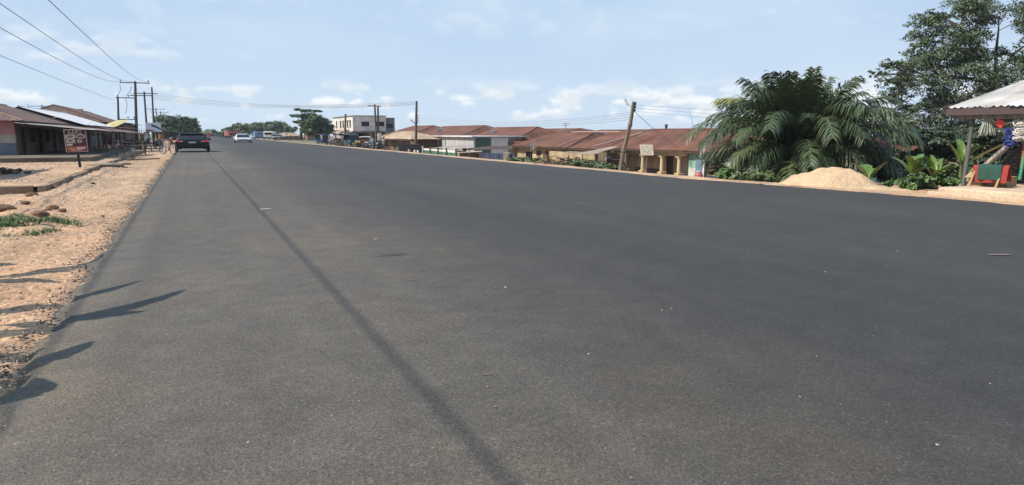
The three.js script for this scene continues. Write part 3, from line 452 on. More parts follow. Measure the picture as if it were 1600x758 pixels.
// people: one continuous skin round a posed skeleton, cut into clothes by the bone a point lies nearest to
function personGeo(pose, res = 46) {
  const sit = pose === 'sit', st = pose === 'walk' ? 0.2 : 0.05;
  const J = sit ? { hip: [0, 0.62, 0], chest: [0, 1.0, -0.06], neck: [0, 1.14, -0.08], head: [0, 1.29, -0.1], sl: [-0.17, 1.07, -0.06], sr: [0.17, 1.07, -0.06], el: [-0.24, 0.86, -0.2], er: [0.24, 0.86, -0.2], wl: [-0.26, 0.9, -0.44], wr: [0.26, 0.9, -0.44], hl: [-0.09, 0.6, 0], hr: [0.09, 0.6, 0], kl: [-0.17, 0.56, -0.36], kr: [0.17, 0.56, -0.36], al: [-0.17, 0.2, -0.22], ar: [0.17, 0.2, -0.22], tl: [-0.17, 0.16, -0.36], tr: [0.17, 0.16, -0.36] }
    : { hip: [0, 0.78, 0], chest: [0, 1.12, 0], neck: [0, 1.27, 0], head: [0, 1.42, -0.02], sl: [-0.17, 1.2, 0], sr: [0.17, 1.2, 0], el: [-0.23, 0.98, 0.04], er: [0.23, 0.98, 0.04], wl: [-0.24, 0.78, -0.06], wr: [0.24, 0.78, -0.06], hl: [-0.09, 0.74, 0], hr: [0.09, 0.74, 0], kl: [-0.1, 0.42, -st], kr: [0.1, 0.42, st * 0.6], al: [-0.1, 0.08, -st * 0.9], ar: [0.1, 0.08, st * 1.4], tl: [-0.1, 0.04, -st * 0.9 - 0.13], tr: [0.1, 0.04, st * 1.4 - 0.13] };
  const B = [['hip', 'chest', 0.135, 0.15, 1], ['sl', 'sr', 0.075, 0.075, 1], ['chest', 'neck', 0.11, 0.055, 1], ['neck', 'head', 0.05, 0.085, 0], ['head', 'head', 0.098, 0.098, 0], ['sl', 'el', 0.062, 0.05, 1], ['sr', 'er', 0.062, 0.05, 1], ['el', 'wl', 0.045, 0.034, 0], ['er', 'wr', 0.045, 0.034, 0], ['wl', 'wl', 0.045, 0.045, 0], ['wr', 'wr', 0.045, 0.045, 0], ['hl', 'kl', 0.095, 0.068, 2], ['hr', 'kr', 0.095, 0.068, 2], ['kl', 'al', 0.065, 0.045, 2], ['kr', 'ar', 0.065, 0.045, 2], ['al', 'tl', 0.045, 0.04, 3], ['ar', 'tr', 0.045, 0.04, 3]];
  const seg = (p, [a, b, r0, r1]) => { const A = J[a], C = J[b], d = [C[0] - A[0], C[1] - A[1], C[2] - A[2]], dd = d[0] ** 2 + d[1] ** 2 + d[2] ** 2, t = dd ? clamp(((p[0] - A[0]) * d[0] + (p[1] - A[1]) * d[1] + (p[2] - A[2]) * d[2]) / dd) : 0; return Math.hypot(p[0] - A[0] - d[0] * t, p[1] - A[1] - d[1] * t, p[2] - A[2] - d[2] * t) - (r0 + (r1 - r0) * t); };
  const mc = new MarchingCubes(res, new THREE.MeshStandardMaterial(), false, false, 60000), half = 0.85, cy = 0.78;
  const world = (i) => (i - res / 2) / (res / 2) * half;
  for (let k = 0; k < res; k++) for (let j = 0; j < res; j++) for (let i = 0; i < res; i++) { const p = [world(i), world(j) + cy, world(k)]; let s = 0; for (const b of B) s += Math.exp(-seg(p, b) * 60); mc.field[k * res * res + j * res + i] = Math.log(Math.max(s, 1e-30)) / 60; }
  mc.isolation = 0; mc.update();
  const n = mc.count, pos = new Float32Array(n * 3), cls = new Uint8Array(n);
  for (let i = 0; i < n; i++) { const p = [mc.positionArray[3 * i] * half, mc.positionArray[3 * i + 1] * half + cy, mc.positionArray[3 * i + 2] * half]; pos.set(p, 3 * i); let bd = 9; for (const b of B) { const q = seg(p, b); if (q < bd) { bd = q; cls[i] = b[4]; } } if (p[1] > J.head[1] + 0.03 || (p[2] > J.head[2] + 0.05 && p[1] > J.head[1] - 0.04)) cls[i] = 4; }
  const nor = mc.normalArray.slice(0, n * 3);
  return { pos, nor, cls };
}
const skins = {};
function person(label, at, turn, pose, shirt, legs, group) {
  skins[pose] ??= personGeo(pose);
  const { pos, nor, cls } = skins[pose], pal = [[0.06, 0.035, 0.025], shirt, legs, [0.03, 0.025, 0.02], [0.012, 0.01, 0.01]], col = new Float32Array(pos.length);
  cls.forEach((c, i) => col.set(pal[c], 3 * i));
  const g = new THREE.BufferGeometry(); g.setAttribute('position', new THREE.BufferAttribute(pos, 3)); g.setAttribute('normal', new THREE.BufferAttribute(nor, 3)); g.setAttribute('color', new THREE.BufferAttribute(col, 3));
  const o = solo('person', label, 'person', g, personM, group); o.position.set(...at); o.rotation.y = turn; return o;
}
const personM = new THREE.MeshStandardMaterial({ vertexColors: true, roughness: 0.8, side: THREE.DoubleSide });

// ================================================================== the near side of the road (buildings in their own shade)
{ // raised yard with a concrete kerb towards the verge
  const kx = -3.25, kerbM = wallM(0.34, 0.25, 0.17);
  const yard = struct('yard_ground', sheet(grid(-24, -3.36, () => 0.5), grid(-62, -19.75, () => 0.5), (x, z) => [x, yardY - 0.02 + 0.03 * (fbm(x, z, 3, 141) - 0.5), z], soilTone), soilM);
  const kerb = thing('concrete_kerb', 'weathered concrete kerb holding up the raised earth yard beside the verge', 'kerb', [0, 0, 0]);
  for (let z = -19.6, i = 0; z > -60; i++) { const L = rr(1.1, 2.6); part('kerb_block', rbox(0.17, 0.36, L - 0.03, [kx - 0.02 - 0.15 * Math.max(0, i - 1) * 0 + rr(-0.03, 0.03), 0.0 + rr(-0.03, 0.02), z - L / 2], [rr(-0.014, 0.014), rr(-0.02, 0.02), rr(-0.06, 0.06)], 0.03), kerbM, kerb); z -= L; }
  for (let x = kx - 0.16, i = 0; i < 4; i++) { const L = rr(1.8, 2.4); part('kerb_block', rbox(L - 0.03, 0.36, 0.17, [x - L / 2, rr(-0.02, 0.01), -19.68], [0, rr(-0.01, 0.01), 0], 0.03), kerbM, kerb); x -= L; }
  const slab = thing('drain_slab', 'flat concrete slab bridging the kerb beside the food signboard', 'slab', [-3.0, 0.1, -32.5]); part('slab', rbox(1.0, 0.07, 1.6, [0, 0.06, 0], [0, 0.05, 0], 0.02), wallM(0.3, 0.25, 0.19), slab); part('bearer', [rbox(0.7, 0.14, 0.2, [0.1, -0.05, -0.6]), rbox(0.7, 0.14, 0.2, [0.1, -0.05, 0.6])], M.concrete, slab);
  for (const [px, py, L, t, lab] of [[170, 262, 1.6, 0.3, 'loose plank lying across the drain past the signboard'], [205, 245, 2.4, 0.5, 'longer board lying on rubble before the roadside stalls'], [215, 250, 2.0, 0.1, 'short split board on the verge nearest the bicycle'], [190, 250, 1.5, 0.9, 'crooked plank leaning on the verge rubble']]) { const p = onY(px, py, 0.05); const o = solo('plank', lab, 'plank', rbox(L, 0.06, 0.28, [0, 0, 0], [0, 0, 0], 0.01), M.oldWood, 'planks over the drain'); o.position.set(p[0], vergeY(p[0], p[2]) + 0.09, p[2]); o.rotation.y = t; o.rotation.z = 0.03; }
}
{ // single-storey house with pink, white and blue end wall
  const h = thing('painted_house', 'low house with rusty hipped roof and pink, white and blue painted end wall', 'house');
  const x0 = -13.4, x1 = -7.64, z0 = -54.6, z1 = -41, y0 = 0.1, y1 = 1.98;
  part('platform', rbox(14, 0.36, 21, [-11, 0.17, -46.9], [0, 0, 0], 0.03), wallM(0.18, 0.145, 0.11), h);
  const fr = [[11.2, 12.3, 0.26, 1.6], [6.7, 7.8, 0.26, 1.6], [8.6, 9.9, 0.8, 1.5], [2.2, 3.4, 0.26, 1.6], [4.4, 5.6, 0.8, 1.5]];
  const w = wall(h, [x1, z0], [x1, z1 - 0.2], y0, y1, wallM(0.27, 0.22, 0.17), fr); wall(h, [x0, z1], [x0, z0], y0, y1, M.concrete); wall(h, [x0 + 0.2, z0], [x1 - 0.2, z0], y0, y1, M.concrete);
  for (const i of [0, 1, 3]) door(h, w, fr[i], M.darkWood); for (const i of [2, 4]) windowIn(h, w, fr[i]);
  wall(h, [x1, z1], [x0, z1], y0, 0.93, wallM(0.2, 0.23, 0.28), [], { name: 'wall_blue_band' }).o.userData.label = 'grey-blue painted foot of the wall';
  wall(h, [x1, z1], [x0, z1], 0.932, 1.32, wallM(0.5, 0.44, 0.36), [], { name: 'wall_white_band' }).o.userData.label = 'off-white painted middle of the wall';
  wall(h, [x1, z1], [x0, z1], 1.322, y1, wallM(0.5, 0.22, 0.2), [], { name: 'wall_pink_band' }).o.userData.label = 'faded pink top of the wall';
  part('floor', box(5.4, 0.1, 13, [-10.5, 0.4, -47.8]), M.concrete, h);
  roofOver(h, { x0, x1, z0, z1, eave: 1.98, ridge: 3.14, hip1: 3.6, hip0: 0, over: 0.45, m: roofDull, sheet: 1.1 });
  // lean-to over the porch, on posts
  for (const [zz0, zz1, m, ya, yb] of [[-48.5, -40.6, roofGrey, 1.9, 1.56], [-58, -48.6, roofDull, 1.93, 1.5]]) roofSlope(h, [-4.3, yb, zz1], [-4.3, yb, zz0], [-7.55, ya, zz1], [-7.55, ya, zz0], m, { sheet: 0.9, name: 'porch_sheet' });
  part('porch_beam', [box(0.08, 0.12, 17, [-4.5, 1.44, -49.4])], M.darkWood, h);
  for (const z of [-41, -44.2, -47.6, -51, -54.4, -57.4]) part('post', box(0.1, 1.2, 0.1, [-4.5, 0.8, z]), M.darkWood, h);
  for (const z of [-41, -46.6, -52]) part('rafter', plank([-4.35, 1.46, z], [-7.5, 1.8, z], 0.08, 0.08), M.darkWood, h);
  part('timber_screen', Array.from({ length: 18 }, (_, k) => box(0.02, 1.15 + rr(-0.1, 0.1), 0.13, [-6.6, 0.9, -46.2 - k * 0.14])), M.darkWood, h);
}
{ // houses further along, only their roofs and a strip of wall seen over the porches
  const B = thing('white_roofed_house', 'long house under bright white sheet roof behind the roadside porches', 'house');
  const bw = body(B, { x0: -13, x1: -6.9, z0: -75, z1: -55.6, y0: 0, y1: 1.95, m: wallM(0.32, 0.27, 0.22), road: 'right', front: [[4, 5, 0.1, 1.6], [10, 11, 0.1, 1.6], [12, 13.4, 0.6, 1.5]] });
  door(B, bw.front, [4, 5, 0.1, 1.6], M.darkWood); door(B, bw.front, [10, 11, 0.1, 1.6], M.darkWood); windowIn(B, bw.front, [12, 13.4, 0.6, 1.5]);
  roofOver(B, { x0: -13, x1: -6.9, z0: -75, z1: -55.6, eave: 1.95, ridge: 3.12, hip1: 0, over: 0.6, m: roofWhite, sheet: 1.2 });
  const C = thing('brown_roofed_house', 'hipped brown house set back behind the white roof', 'house');
  const cw = body(C, { x0: -30, x1: -17, z0: -100, z1: -76, y0: 0, y1: 2.6, m: wallM(0.26, 0.19, 0.15), road: 'right', side: [[3, 4.2, 0.9, 1.9]] }); windowIn(C, cw.side, [3, 4.2, 0.9, 1.9]);
  roofOver(C, { x0: -30, x1: -17, z0: -100, z1: -76, eave: 2.4, ridge: 4.3, hip1: 3, hip0: 3, over: 0.7, m: roofDull, sheet: 1.6 });
  const C2 = thing('brown_roofed_house', 'long brown roof with small dormer between the white roof and utility poles', 'house');
  body(C2, { x0: -17, x1: -8.3, z0: -118, z1: -86, y0: 0, y1: 2.5, m: wallM(0.3, 0.2, 0.16), road: 'right' });
  roofOver(C2, { x0: -17, x1: -8.3, z0: -118, z1: -86, eave: 2.5, ridge: 4.3, hip1: 1.5, over: 0.6, m: roofDull, sheet: 1.4 });
  part('dormer', plain(mesh3([-10.8, 3.5, -93, -10.8, 3.5, -94.6, -10.8, 4.1, -93.8, -12.6, 3.5, -93, -12.6, 3.5, -94.6, -12.6, 4.1, -93.8], [0, 1, 2, 0, 2, 5, 0, 5, 3, 1, 4, 5, 1, 5, 2])), roofDull[0], C2);
  const D = thing('roadside_shop', 'dark shop with boarded brown front behind the utility poles', 'shop');
  const dw = body(D, { x0: -14, x1: -7.4, z0: -128, z1: -100, y0: 0, y1: 2.6, m: wallM(0.24, 0.17, 0.13), road: 'right', side: [[0.6, 3.4, 0.2, 1.9]] });
  part('shutter', box(2.7, 1.65, 0.05, [-9.4, 1.05, -100.1]), M.darkWood, D); for (let k = 0; k < 5; k++) part('board', box(5.6, 0.14, 0.04, [-10.6, 2.05 + k * 0.13, -99.96 + 0.01 * k]), k % 2 ? M.darkWood : M.wood, D);
  roofSlope(D, [-6.6, 2.62, -99.2], [-6.6, 2.62, -128.5], [-14.4, 3.3, -99.2], [-14.4, 3.3, -128.5], roofGrey, { sheet: 1.6 });
}
function stall(label, at, turn, { w = 3, d = 2, h = 1.7, m = roofDull, pitch = 0.3, table = true, group, wallsM } = {}) {
  const o = thing('market_stall', label, 'stall', at, turn, group);
  roofSlope(o, [-w / 2 - 0.25, h, d / 2 + 0.3], [w / 2 + 0.25, h, d / 2 + 0.3], [-w / 2 - 0.25, h + pitch, -d / 2 - 0.2], [w / 2 + 0.25, h + pitch, -d / 2 - 0.2], m, { sheet: 0.85 });
  for (const sx of [-1, 1]) for (const sz of [-1, 1]) part('post', bar([sx * w / 2, -0.3, sz * d / 2], [sx * w / 2, h + (sz < 0 ? pitch * 0.85 : pitch * 0.08), sz * d / 2], 0.04, 0.035), M.oldWood, o);
  part('beam', [bar([-w / 2, h, d / 2], [w / 2, h, d / 2], 0.035), bar([-w / 2, h + pitch * 0.85, -d / 2], [w / 2, h + pitch * 0.85, -d / 2], 0.035)], M.oldWood, o);
  if (table) { const t = part('table', rbox(w * 0.8, 0.05, d * 0.45, [0, 0.68, d * 0.2]), M.oldWood, o); for (const sx of [-1, 1]) for (const sz of [0.02, 0.38]) part('table_leg', box(0.06, 0.66, 0.06, [sx * w * 0.36, 0.34, d * sz]), M.oldWood, t); }
  if (wallsM) { for (let k = 0; k < 8; k++) part('board', box(w / 8 - 0.02, h * 0.95, 0.03, [-w / 2 + (k + 0.5) * w / 8, h * 0.48, -d / 2 + rr(-0.01, 0.01)]), wallsM, o); }
  return o;
}
// things on sale and lying about
const bucketG = merge([plain(new THREE.CylinderGeometry(0.15, 0.11, 0.26, 14, 1, true)), cyl(0.11, 0.11, 0.01, [0, -0.125, 0])]), sackG = () => { const g = new THREE.SphereGeometry(1, 14, 10), p = g.attributes.position; for (let i = 0; i < p.count; i++) { const k = 1 + 0.2 * (vn(p.getX(i) * 2 + 7, p.getZ(i) * 2 + p.getY(i), 151) - 0.5); p.setXYZ(i, p.getX(i) * 0.26 * k, clamp(p.getY(i), -0.75, 1) * 0.34 * k, p.getZ(i) * 0.2 * k); } g.computeVertexNormals(); return plain(g); };
function bucket(label, at, m, group = 'buckets and basins by the stalls') { const o = thing('bucket', label, 'bucket', [at[0], at[1] + 0.13, at[2]], 0, group); part('pail', bucketG, m, o); part('bail', plain(new THREE.TorusGeometry(0.15, 0.008, 4, 12, Math.PI).rotateX(-0.9).translate(0, 0.13, 0)), M.steel, o); return o; }
const crate = (label, at, m, turn = 0, s = 1, group = 'crates by the stalls') => { const o = thing('crate', label, 'crate', at, turn, group); for (const y of [0.06, 0.18, 0.3]) for (const q of [-1, 1]) { part('slat', box(0.5 * s, 0.09 * s, 0.02, [0, y * s, q * 0.18 * s]), m, o); part('slat', box(0.02, 0.09 * s, 0.34 * s, [q * 0.24 * s, y * s, 0]), m, o); } part('base', box(0.46 * s, 0.02, 0.34 * s, [0, 0.015, 0]), m, o); return o; };
const sack = (label, at, m, group = 'sacks by the stalls') => { const o = solo('sack', label, 'sack', sackG(), m, group); o.position.set(at[0], at[1] + 0.24, at[2]); o.rotation.y = rr(0, 6); return o; };
stall('low brown-roofed stall with hanging clothes next to the painted house porch', [-4.6, 0.05, -63], Math.PI / 2, { w: 6, d: 2.2, h: 1.3, m: roofDull, pitch: 0.45, wallsM: M.wood });
stall('pale grey-roofed stall below the yellow umbrella', [-5.4, 0.05, -74], Math.PI / 2, { w: 8, d: 3, h: 1.3, m: roofGrey, pitch: 0.4, wallsM: M.wood });
stall('dark open stall beside the transformer poles', [-5.2, 0, -88], Math.PI / 2, { w: 7, d: 2.6, h: 1.75, m: roofDull, pitch: 0.25, wallsM: M.oldWood });
stall('small stall with orange boards near the white roadside sign', [-4.6, 0, -101], Math.PI / 2, { w: 4, d: 2, h: 1.55, m: roofDull, pitch: 0.2, wallsM: mat(0.42, 0.17, 0.05, 0.7, { map: T.wood }) });
stall('distant brown stall beyond the white roadside sign', [-4.4, 0, -114], Math.PI / 2, { w: 5, d: 2, h: 1.9, m: roofDull, pitch: 0.25, wallsM: M.wood });
{ // yellow umbrella, tilted
  const p = onZ(174, 196, -76), o = thing('market_umbrella', 'faded yellow market umbrella tilted over the roadside stalls', 'umbrella', [p[0], 0, -76]), R = 1.62, c = part('canopy', (() => { const pos = [0, 0.36, 0], idx = []; for (let k = 0; k < 8; k++) { const a = k * Math.PI / 4; pos.push(Math.cos(a) * R * 0.55, 0.26, Math.sin(a) * R * 0.55); } for (let k = 0; k < 8; k++) { const a = k * Math.PI / 4; pos.push(Math.cos(a) * R, 0, Math.sin(a) * R); } for (let k = 0; k < 8; k++) { const n = (k + 1) % 8; idx.push(0, 1 + n, 1 + k, 1 + k, 1 + n, 9 + n, 1 + k, 9 + n, 9 + k); } return plain(mesh3(pos, idx)); })(), mat(0.42, 0.36, 0.15, 0.8, { transmission: 0.15 }), o);
  c.position.y = p[1] - 0.1; c.rotation.z = 0.42; c.rotation.x = 0.16; part('pole', bar([0, 0, 0], [0, p[1] + 0.1, 0], 0.025), M.oldWood, o);
  for (let k = 0; k < 8; k++) { const a = k * Math.PI / 4; part('rib', bar([0, 0.33, 0], [Math.cos(a) * R * 0.98, -0.01, Math.sin(a) * R * 0.98], 0.008, 0.006, 4), M.steel, c); }
}
{
  const cl = (label, px, py, z, w, h, c) => { const p = onZ(px, py, z), o = thing('hanging_cloth', label, 'clothing', p, rr(-0.3, 0.3), 'clothes hung on the stalls'), pos = [], idx = []; for (let i = 0; i <= 8; i++) for (let j = 0; j <= 4; j++) pos.push((i / 8 - 0.5) * w, -h * j / 4, 0.06 * Math.sin(i * 1.9) * (0.3 + j / 4)); for (let i = 0; i < 8; i++) for (let j = 0; j < 4; j++) { const a = i * 5 + j; idx.push(a, a + 1, a + 5, a + 1, a + 6, a + 5); } part('cloth', plain(mesh3(pos, idx)), mat(...c, 0.9), o); part('hanger', bar([-w / 2, 0.01, 0], [w / 2, 0.01, 0], 0.01), M.steel, o); };
  cl('pale grey cloth hung under the low brown stall roof', 148, 212, -60, 0.55, 0.8, [0.4, 0.4, 0.42]); cl('white cloth hung beside the pale grey cloth', 153, 213, -60.3, 0.34, 0.62, [0.62, 0.6, 0.58]); cl('blue cloth hung further in under the low stall', 166, 217, -62, 0.5, 0.6, [0.12, 0.16, 0.34]); cl('dark blue cloth hung on the stall below the umbrella', 172, 216, -70, 0.6, 0.8, [0.05, 0.07, 0.16]);
  const list = [[150, 243, 'yellow'], [158, 240, 'blue'], [165, 240, 'grey'], [172, 238, 'red'], [206, 238, 'white']];
  const colr = { yellow: [0.4, 0.32, 0.12], blue: [0.05, 0.1, 0.35], grey: [0.3, 0.3, 0.3], red: [0.4, 0.06, 0.04], white: [0.7, 0.7, 0.68] };
  for (const [px, py, c] of list) { const p = onY(px, py, 0.05); bucket(c + ' plastic bucket on the ground before the low stalls', p, mat(...colr[c], 0.5)); }
  for (const [px, py, lab, m] of [[161, 245, 'slatted wooden crate between the blue and grey buckets', M.wood], [178, 240, 'dark slatted crate below the yellow umbrella', M.darkWood], [213, 233, 'small slatted crate by the foot of the utility pole', M.wood], [196, 240, 'slatted crate before the parked motorcycles', M.oldWood]]) crate(lab, onY(px, py, 0.03), m, rr(0, 1), 1.3);
  for (const [px, py, lab, c] of [[186, 236, 'white woven sack piled by the parked motorcycle', [0.7, 0.68, 0.62]], [190, 234, 'second white sack behind the woven sack', [0.6, 0.58, 0.54]]]) sack(lab, onY(px, py, 0.03), mat(...c, 0.9));
  motorcycle('dark motorcycle parked by the white sacks', onY(195, 238), 1.2, mat(0.03, 0.05, 0.12, 0.35), 'motorcycles parked along the near verge'); motorcycle('motorcycle with blue tank parked next to the utility pole', onY(202, 236), 1.7, mat(0.05, 0.12, 0.35, 0.35), 'motorcycles parked along the near verge'); motorcycle('black motorcycle behind the white roadside sign', onY(248, 232), 0.5, M.black, 'motorcycles parked along the near verge'); motorcycle('red motorcycle in the shade of the verge tree', onY(268, 227), 0.2, M.red, 'motorcycles parked along the near verge');
  bicycle('grey bicycle standing on the verge behind the black car', onY(263, 241.5), 0.62);
  for (const [px, py, lab, m] of [[168, 247, 'old wooden table with jars before the low stalls', M.oldWood], [180, 244, 'small low table beside the dark slatted crate', M.wood]]) { const t3 = thing('table', lab, 'table', onY(px, py, 0.05), 0.1, 'tables before the low stalls'); part('tabletop', rbox(1.1, 0.05, 0.6, [0, 0.5, 0]), m, t3); for (const a of [-1, 1]) for (const b of [-1, 1]) part('leg', box(0.05, 0.48, 0.05, [a * 0.48, 0.24, b * 0.24]), m, t3); for (let n = 0; n < 4; n++) { const j = thing('jar', ['clear jar standing first', 'amber jar standing second', 'pale jar standing third', 'dark jar standing last'][n] + ' on the ' + lab.split(' before')[0].split(' beside')[0], 'jar', [t3.position.x - 0.36 + n * 0.24, 0.575, t3.position.z], 0, 'jars on the near-side tables'); part('glass', cyl(0.06, 0.06, 0.18, [0, 0.09, 0]), mat([0.4, 0.35, 0.5, 0.12][n], [0.4, 0.18, 0.45, 0.1][n], [0.38, 0.06, 0.3, 0.1][n], 0.3), j); part('lid', cyl(0.062, 0.062, 0.03, [0, 0.195, 0]), M.red, j); } }
  const bench = thing('bench', 'low wooden bench before the stall with orange boards', 'bench', onY(222, 236)); part('seat', rbox(1.6, 0.06, 0.35, [0, 0.42, 0]), M.oldWood, bench); for (const s of [-1, 1]) part('leg', box(0.06, 0.4, 0.3, [s * 0.65, 0.2, 0]), M.oldWood, bench);
  const t2 = thing('table', 'wooden table with basins in front of the dark open stall', 'table', onY(207, 242)); part('tabletop', rbox(1.7, 0.05, 0.8, [0, 0.6, 0]), M.oldWood, t2); for (const s of [-1, 1]) for (const q of [-1, 1]) part('leg', box(0.06, 0.58, 0.06, [s * 0.75, 0.29, q * 0.33]), M.oldWood, t2);
}
function canvasTex(w, h, draw) { const c = document.createElement('canvas'); c.width = w; c.height = h; draw(c.getContext('2d'), w, h); const t = new THREE.CanvasTexture(c); t.colorSpace = THREE.SRGBColorSpace; return t; }
function panel(w, h, t) { return plain(new THREE.PlaneGeometry(w, h)); }
{ // food signboard on a black post
  const z = -30.3, a = onZ(98, 202, z), b = onZ(133.5, 202, z), base = onY(124, 268, 0), W = 0.70, Hh = 0.82, o = thing('signboard', 'square food signboard with pictures of dishes on a black post', 'sign', [base[0], yardY - 0.05, z]);
  part('post', box(0.085, 0.9, 0.06, [0.02, 0.3, -0.05], [0, 0, 0.05]), M.black, o);
  const bd = part('board', rbox(W, Hh, 0.03, [0, 0, 0], [0, 0, 0], 0.01), mat(0.45, 0.3, 0.27, 0.6), o); bd.position.set((a[0] + b[0]) / 2 - base[0] + 0.02, 1.125 - yardY + 0.05, 0); bd.rotation.z = 0.03;
  const f = part('print', panel(W - 0.05, Hh - 0.05), mat(1, 1, 1, 0.7, { map: canvasTex(280, 330, (g, w, h) => {
    g.fillStyle = '#5d2b27'; g.fillRect(0, 0, w, h); g.fillStyle = '#2b2119'; g.fillRect(0, 0, w, 62); g.fillStyle = '#d8c9a0'; g.font = 'bold 42px sans-serif'; g.textAlign = 'center'; for (let q = 0; q < 4; q++) g.fillText('REMY'[q], 62 + q * 50, 37); for (const [q, l] of [[40, 26], [72, 44], [124, 34], [166, 22], [196, 40]]) g.fillRect(q, 46, l, 8);
    const dish = (x, y, rx, ry, c, d) => { g.fillStyle = '#ded6c8'; g.beginPath(); g.ellipse(x, y, rx, ry, 0, 0, 7); g.fill(); g.fillStyle = c; g.beginPath(); g.ellipse(x, y, rx * 0.8, ry * 0.75, 0, 0, 7); g.fill(); g.fillStyle = d; for (let k = 0; k < 9; k++) { g.beginPath(); g.arc(x + (hash(k, 3) - 0.5) * rx, y + (hash(k, 4) - 0.5) * ry, 6, 0, 7); g.fill(); } };
    g.fillStyle = '#b9ada0'; g.fillRect(6, 68, 130, 60); dish(70, 98, 58, 26, '#6d5a34', '#8d7a4a'); dish(210, 100, 62, 32, '#7a3a22', '#a86a42'); g.fillStyle = '#8f8a86'; g.fillRect(6, 132, 128, 74); dish(66, 166, 52, 28, '#9a8a60', '#5a4428'); g.fillStyle = '#3d3a3c'; g.fillRect(144, 138, 130, 66); dish(190, 172, 34, 24, '#c0b090', '#80503a'); g.fillStyle = '#6a2c2a'; g.fillRect(150, 208, 124, 36); g.fillStyle = '#c8c0ba'; g.fillRect(8, 212, 80, 30); g.fillStyle = '#863a34'; g.fillRect(0, 250, w, 80); g.fillStyle = '#e0b070'; g.fillRect(16, 270, 108, 10); g.fillRect(16, 290, 96, 10); g.fillStyle = '#e6dcd6'; g.fillRect(136, 264, 128, 12); g.fillRect(140, 284, 110, 12); g.fillRect(60, 306, 150, 8);
  }) }), bd); f.position.z = 0.018;
}
{ // white sign with a dark blue wave
  const z = -88, p = onZ(239.5, 199, z), o = thing('roadside_sign', 'white rectangular sign with a dark blue wave on two wooden posts', 'sign', [p[0], 0, z]);
  const bd = part('board', rbox(1.55, 1.02, 0.05, [0, p[1], 0], [0, 0, 0], 0.01), M.white, o); const f = part('print', panel(1.5, 0.96), mat(1, 1, 1, 0.7, { map: canvasTex(256, 160, (g, w, h) => { g.fillStyle = '#d9dde0'; g.fillRect(0, 0, w, h); g.fillStyle = '#33404e'; g.beginPath(); g.moveTo(95, 30); g.bezierCurveTo(150, 20, 170, 60, 256, 96); g.lineTo(256, 130); g.bezierCurveTo(190, 100, 150, 70, 95, 66); g.fill(); g.fillStyle = '#9aa2a8'; g.fillRect(24, 120, 120, 12); g.fillRect(24, 30, 50, 10); }) }), bd); f.position.set(0, p[1], 0.028);
  part('post', box(0.16, p[1], 0.1, [-0.05, p[1] / 2, -0.08]), M.oldWood, o); part('post', box(0.2, p[1] - 0.1, 0.1, [0.3, p[1] / 2 - 0.1, -0.08]), M.darkWood, o);
}
// ---- utility poles and wires
const pinG = (at, k = 1) => [bar(at, [at[0], at[1] + 0.16 * k, at[2]], 0.02 * k, 0.02 * k, 5), cyl(0.09 * k, 0.05 * k, 0.14 * k, [at[0], at[1] + 0.2 * k, at[2]], [0, 0, 0], 8)];
function utilityPole(label, base, top, r, arms = [], m = M.pole, group = 'utility poles', k = 1) {
  const o = thing('utility_pole', label, 'pole', base, 0, group), t = [top[0] - base[0], top[1] - base[1], top[2] - base[2]];
  part('shaft', bar([0, -0.3, 0], t, r * 1.2, r * 0.85, 10), m, o);
  for (const [x0, x1, y, pins = []] of arms) { const fx = t[0] * y / t[1]; const a = part('crossarm', box(x1 - x0, 0.1 * k, 0.1 * k, [fx + (x0 + x1) / 2, y, r * 1.1]), m, o); for (const q of pins) part('insulator', pinG([fx + q, y + 0.05, r * 1.1], k), mat(0.1, 0.07, 0.06, 0.3), a); }
  return o;
}
const zp = -120, P1 = onZ(211, 127, zp), A1 = onZ(187.5, 129, zp), A2 = onZ(234, 129, zp), P2 = onZ(184, 151, zp), S1 = P1[0] - 0.18;
utilityPole('tallest utility pole with a long top crossarm, beside the shops', [onZ(213.5, 221, zp)[0], 0, zp], P1, 0.2, [[A1[0] - P1[0], A2[0] - P1[0], P1[1] - 0.24, [A1[0] - P1[0] + 0.08, A2[0] - P1[0] - 0.16]]], M.pole, 'utility poles', 1.3);
utilityPole('short pole joined to the tallest pole by two crossarms', [onZ(185.5, 221, zp)[0], 0, zp], P2, 0.155, [[-0.3, P1[0] - P2[0] - 0.1, P2[1] - 0.16, [0, 1.4]], [0, P1[0] - P2[0] - 0.05, P2[1] - 3.3, [0.15, 1.3, 2.1]]], M.pole, 'utility poles', 1.3);
for (const [a, b, lab] of [[[187, 131], [184, 149], 'thin jumper wire dropping from the top crossarm to the short pole'], [[205, 135], [197, 150], 'slanting jumper wire between the two joined poles'], [[196, 153], [196, 177], 'upright jumper wire between the two lower crossarms']]) { const A = onZ(...a, zp), B = onZ(...b, zp); solo('jumper_wire', lab, 'wire', tube([A, [(A[0] + B[0]) / 2 + 0.2, (A[1] + B[1]) / 2, zp], B], 0.035, 10, 5), M.wire, 'jumper wires on the joined poles'); }
{ const q = onZ(225, 143, -102), b = onZ(231, 226, -102); utilityPole('leaning pole between the two taller poles', [b[0], 0, -102], [q[0], q[1], -102], 0.12, [[-1.2, 1.5, q[1] - 0.25, []]]); }
{ const q = onZ(237, 136, -98); utilityPole('bare straight pole rising behind the white roadside sign', [onZ(241.5, 225, -98)[0], 0, -98], [q[0], q[1], -98], 0.11, [[-2.4, 0.1, q[1] - 1.05, []]]); }
for (const [px, py, z, lab] of [[243, 169, -190, 'distant leaning pole with crossarm above the verge trees'], [250.5, 174, -205, 'most distant pole with crossarm above the verge trees'], [65, 164, -160, 'pole top with crossarm showing above the brown roofs']]) { const q = onZ(px, py, z); utilityPole(lab, [q[0] + 0.4, 0, z], [q[0], q[1], z], 0.13, [[-2.3, 1.9, q[1] - 0.25, [-2.2, 1.8]]]); }
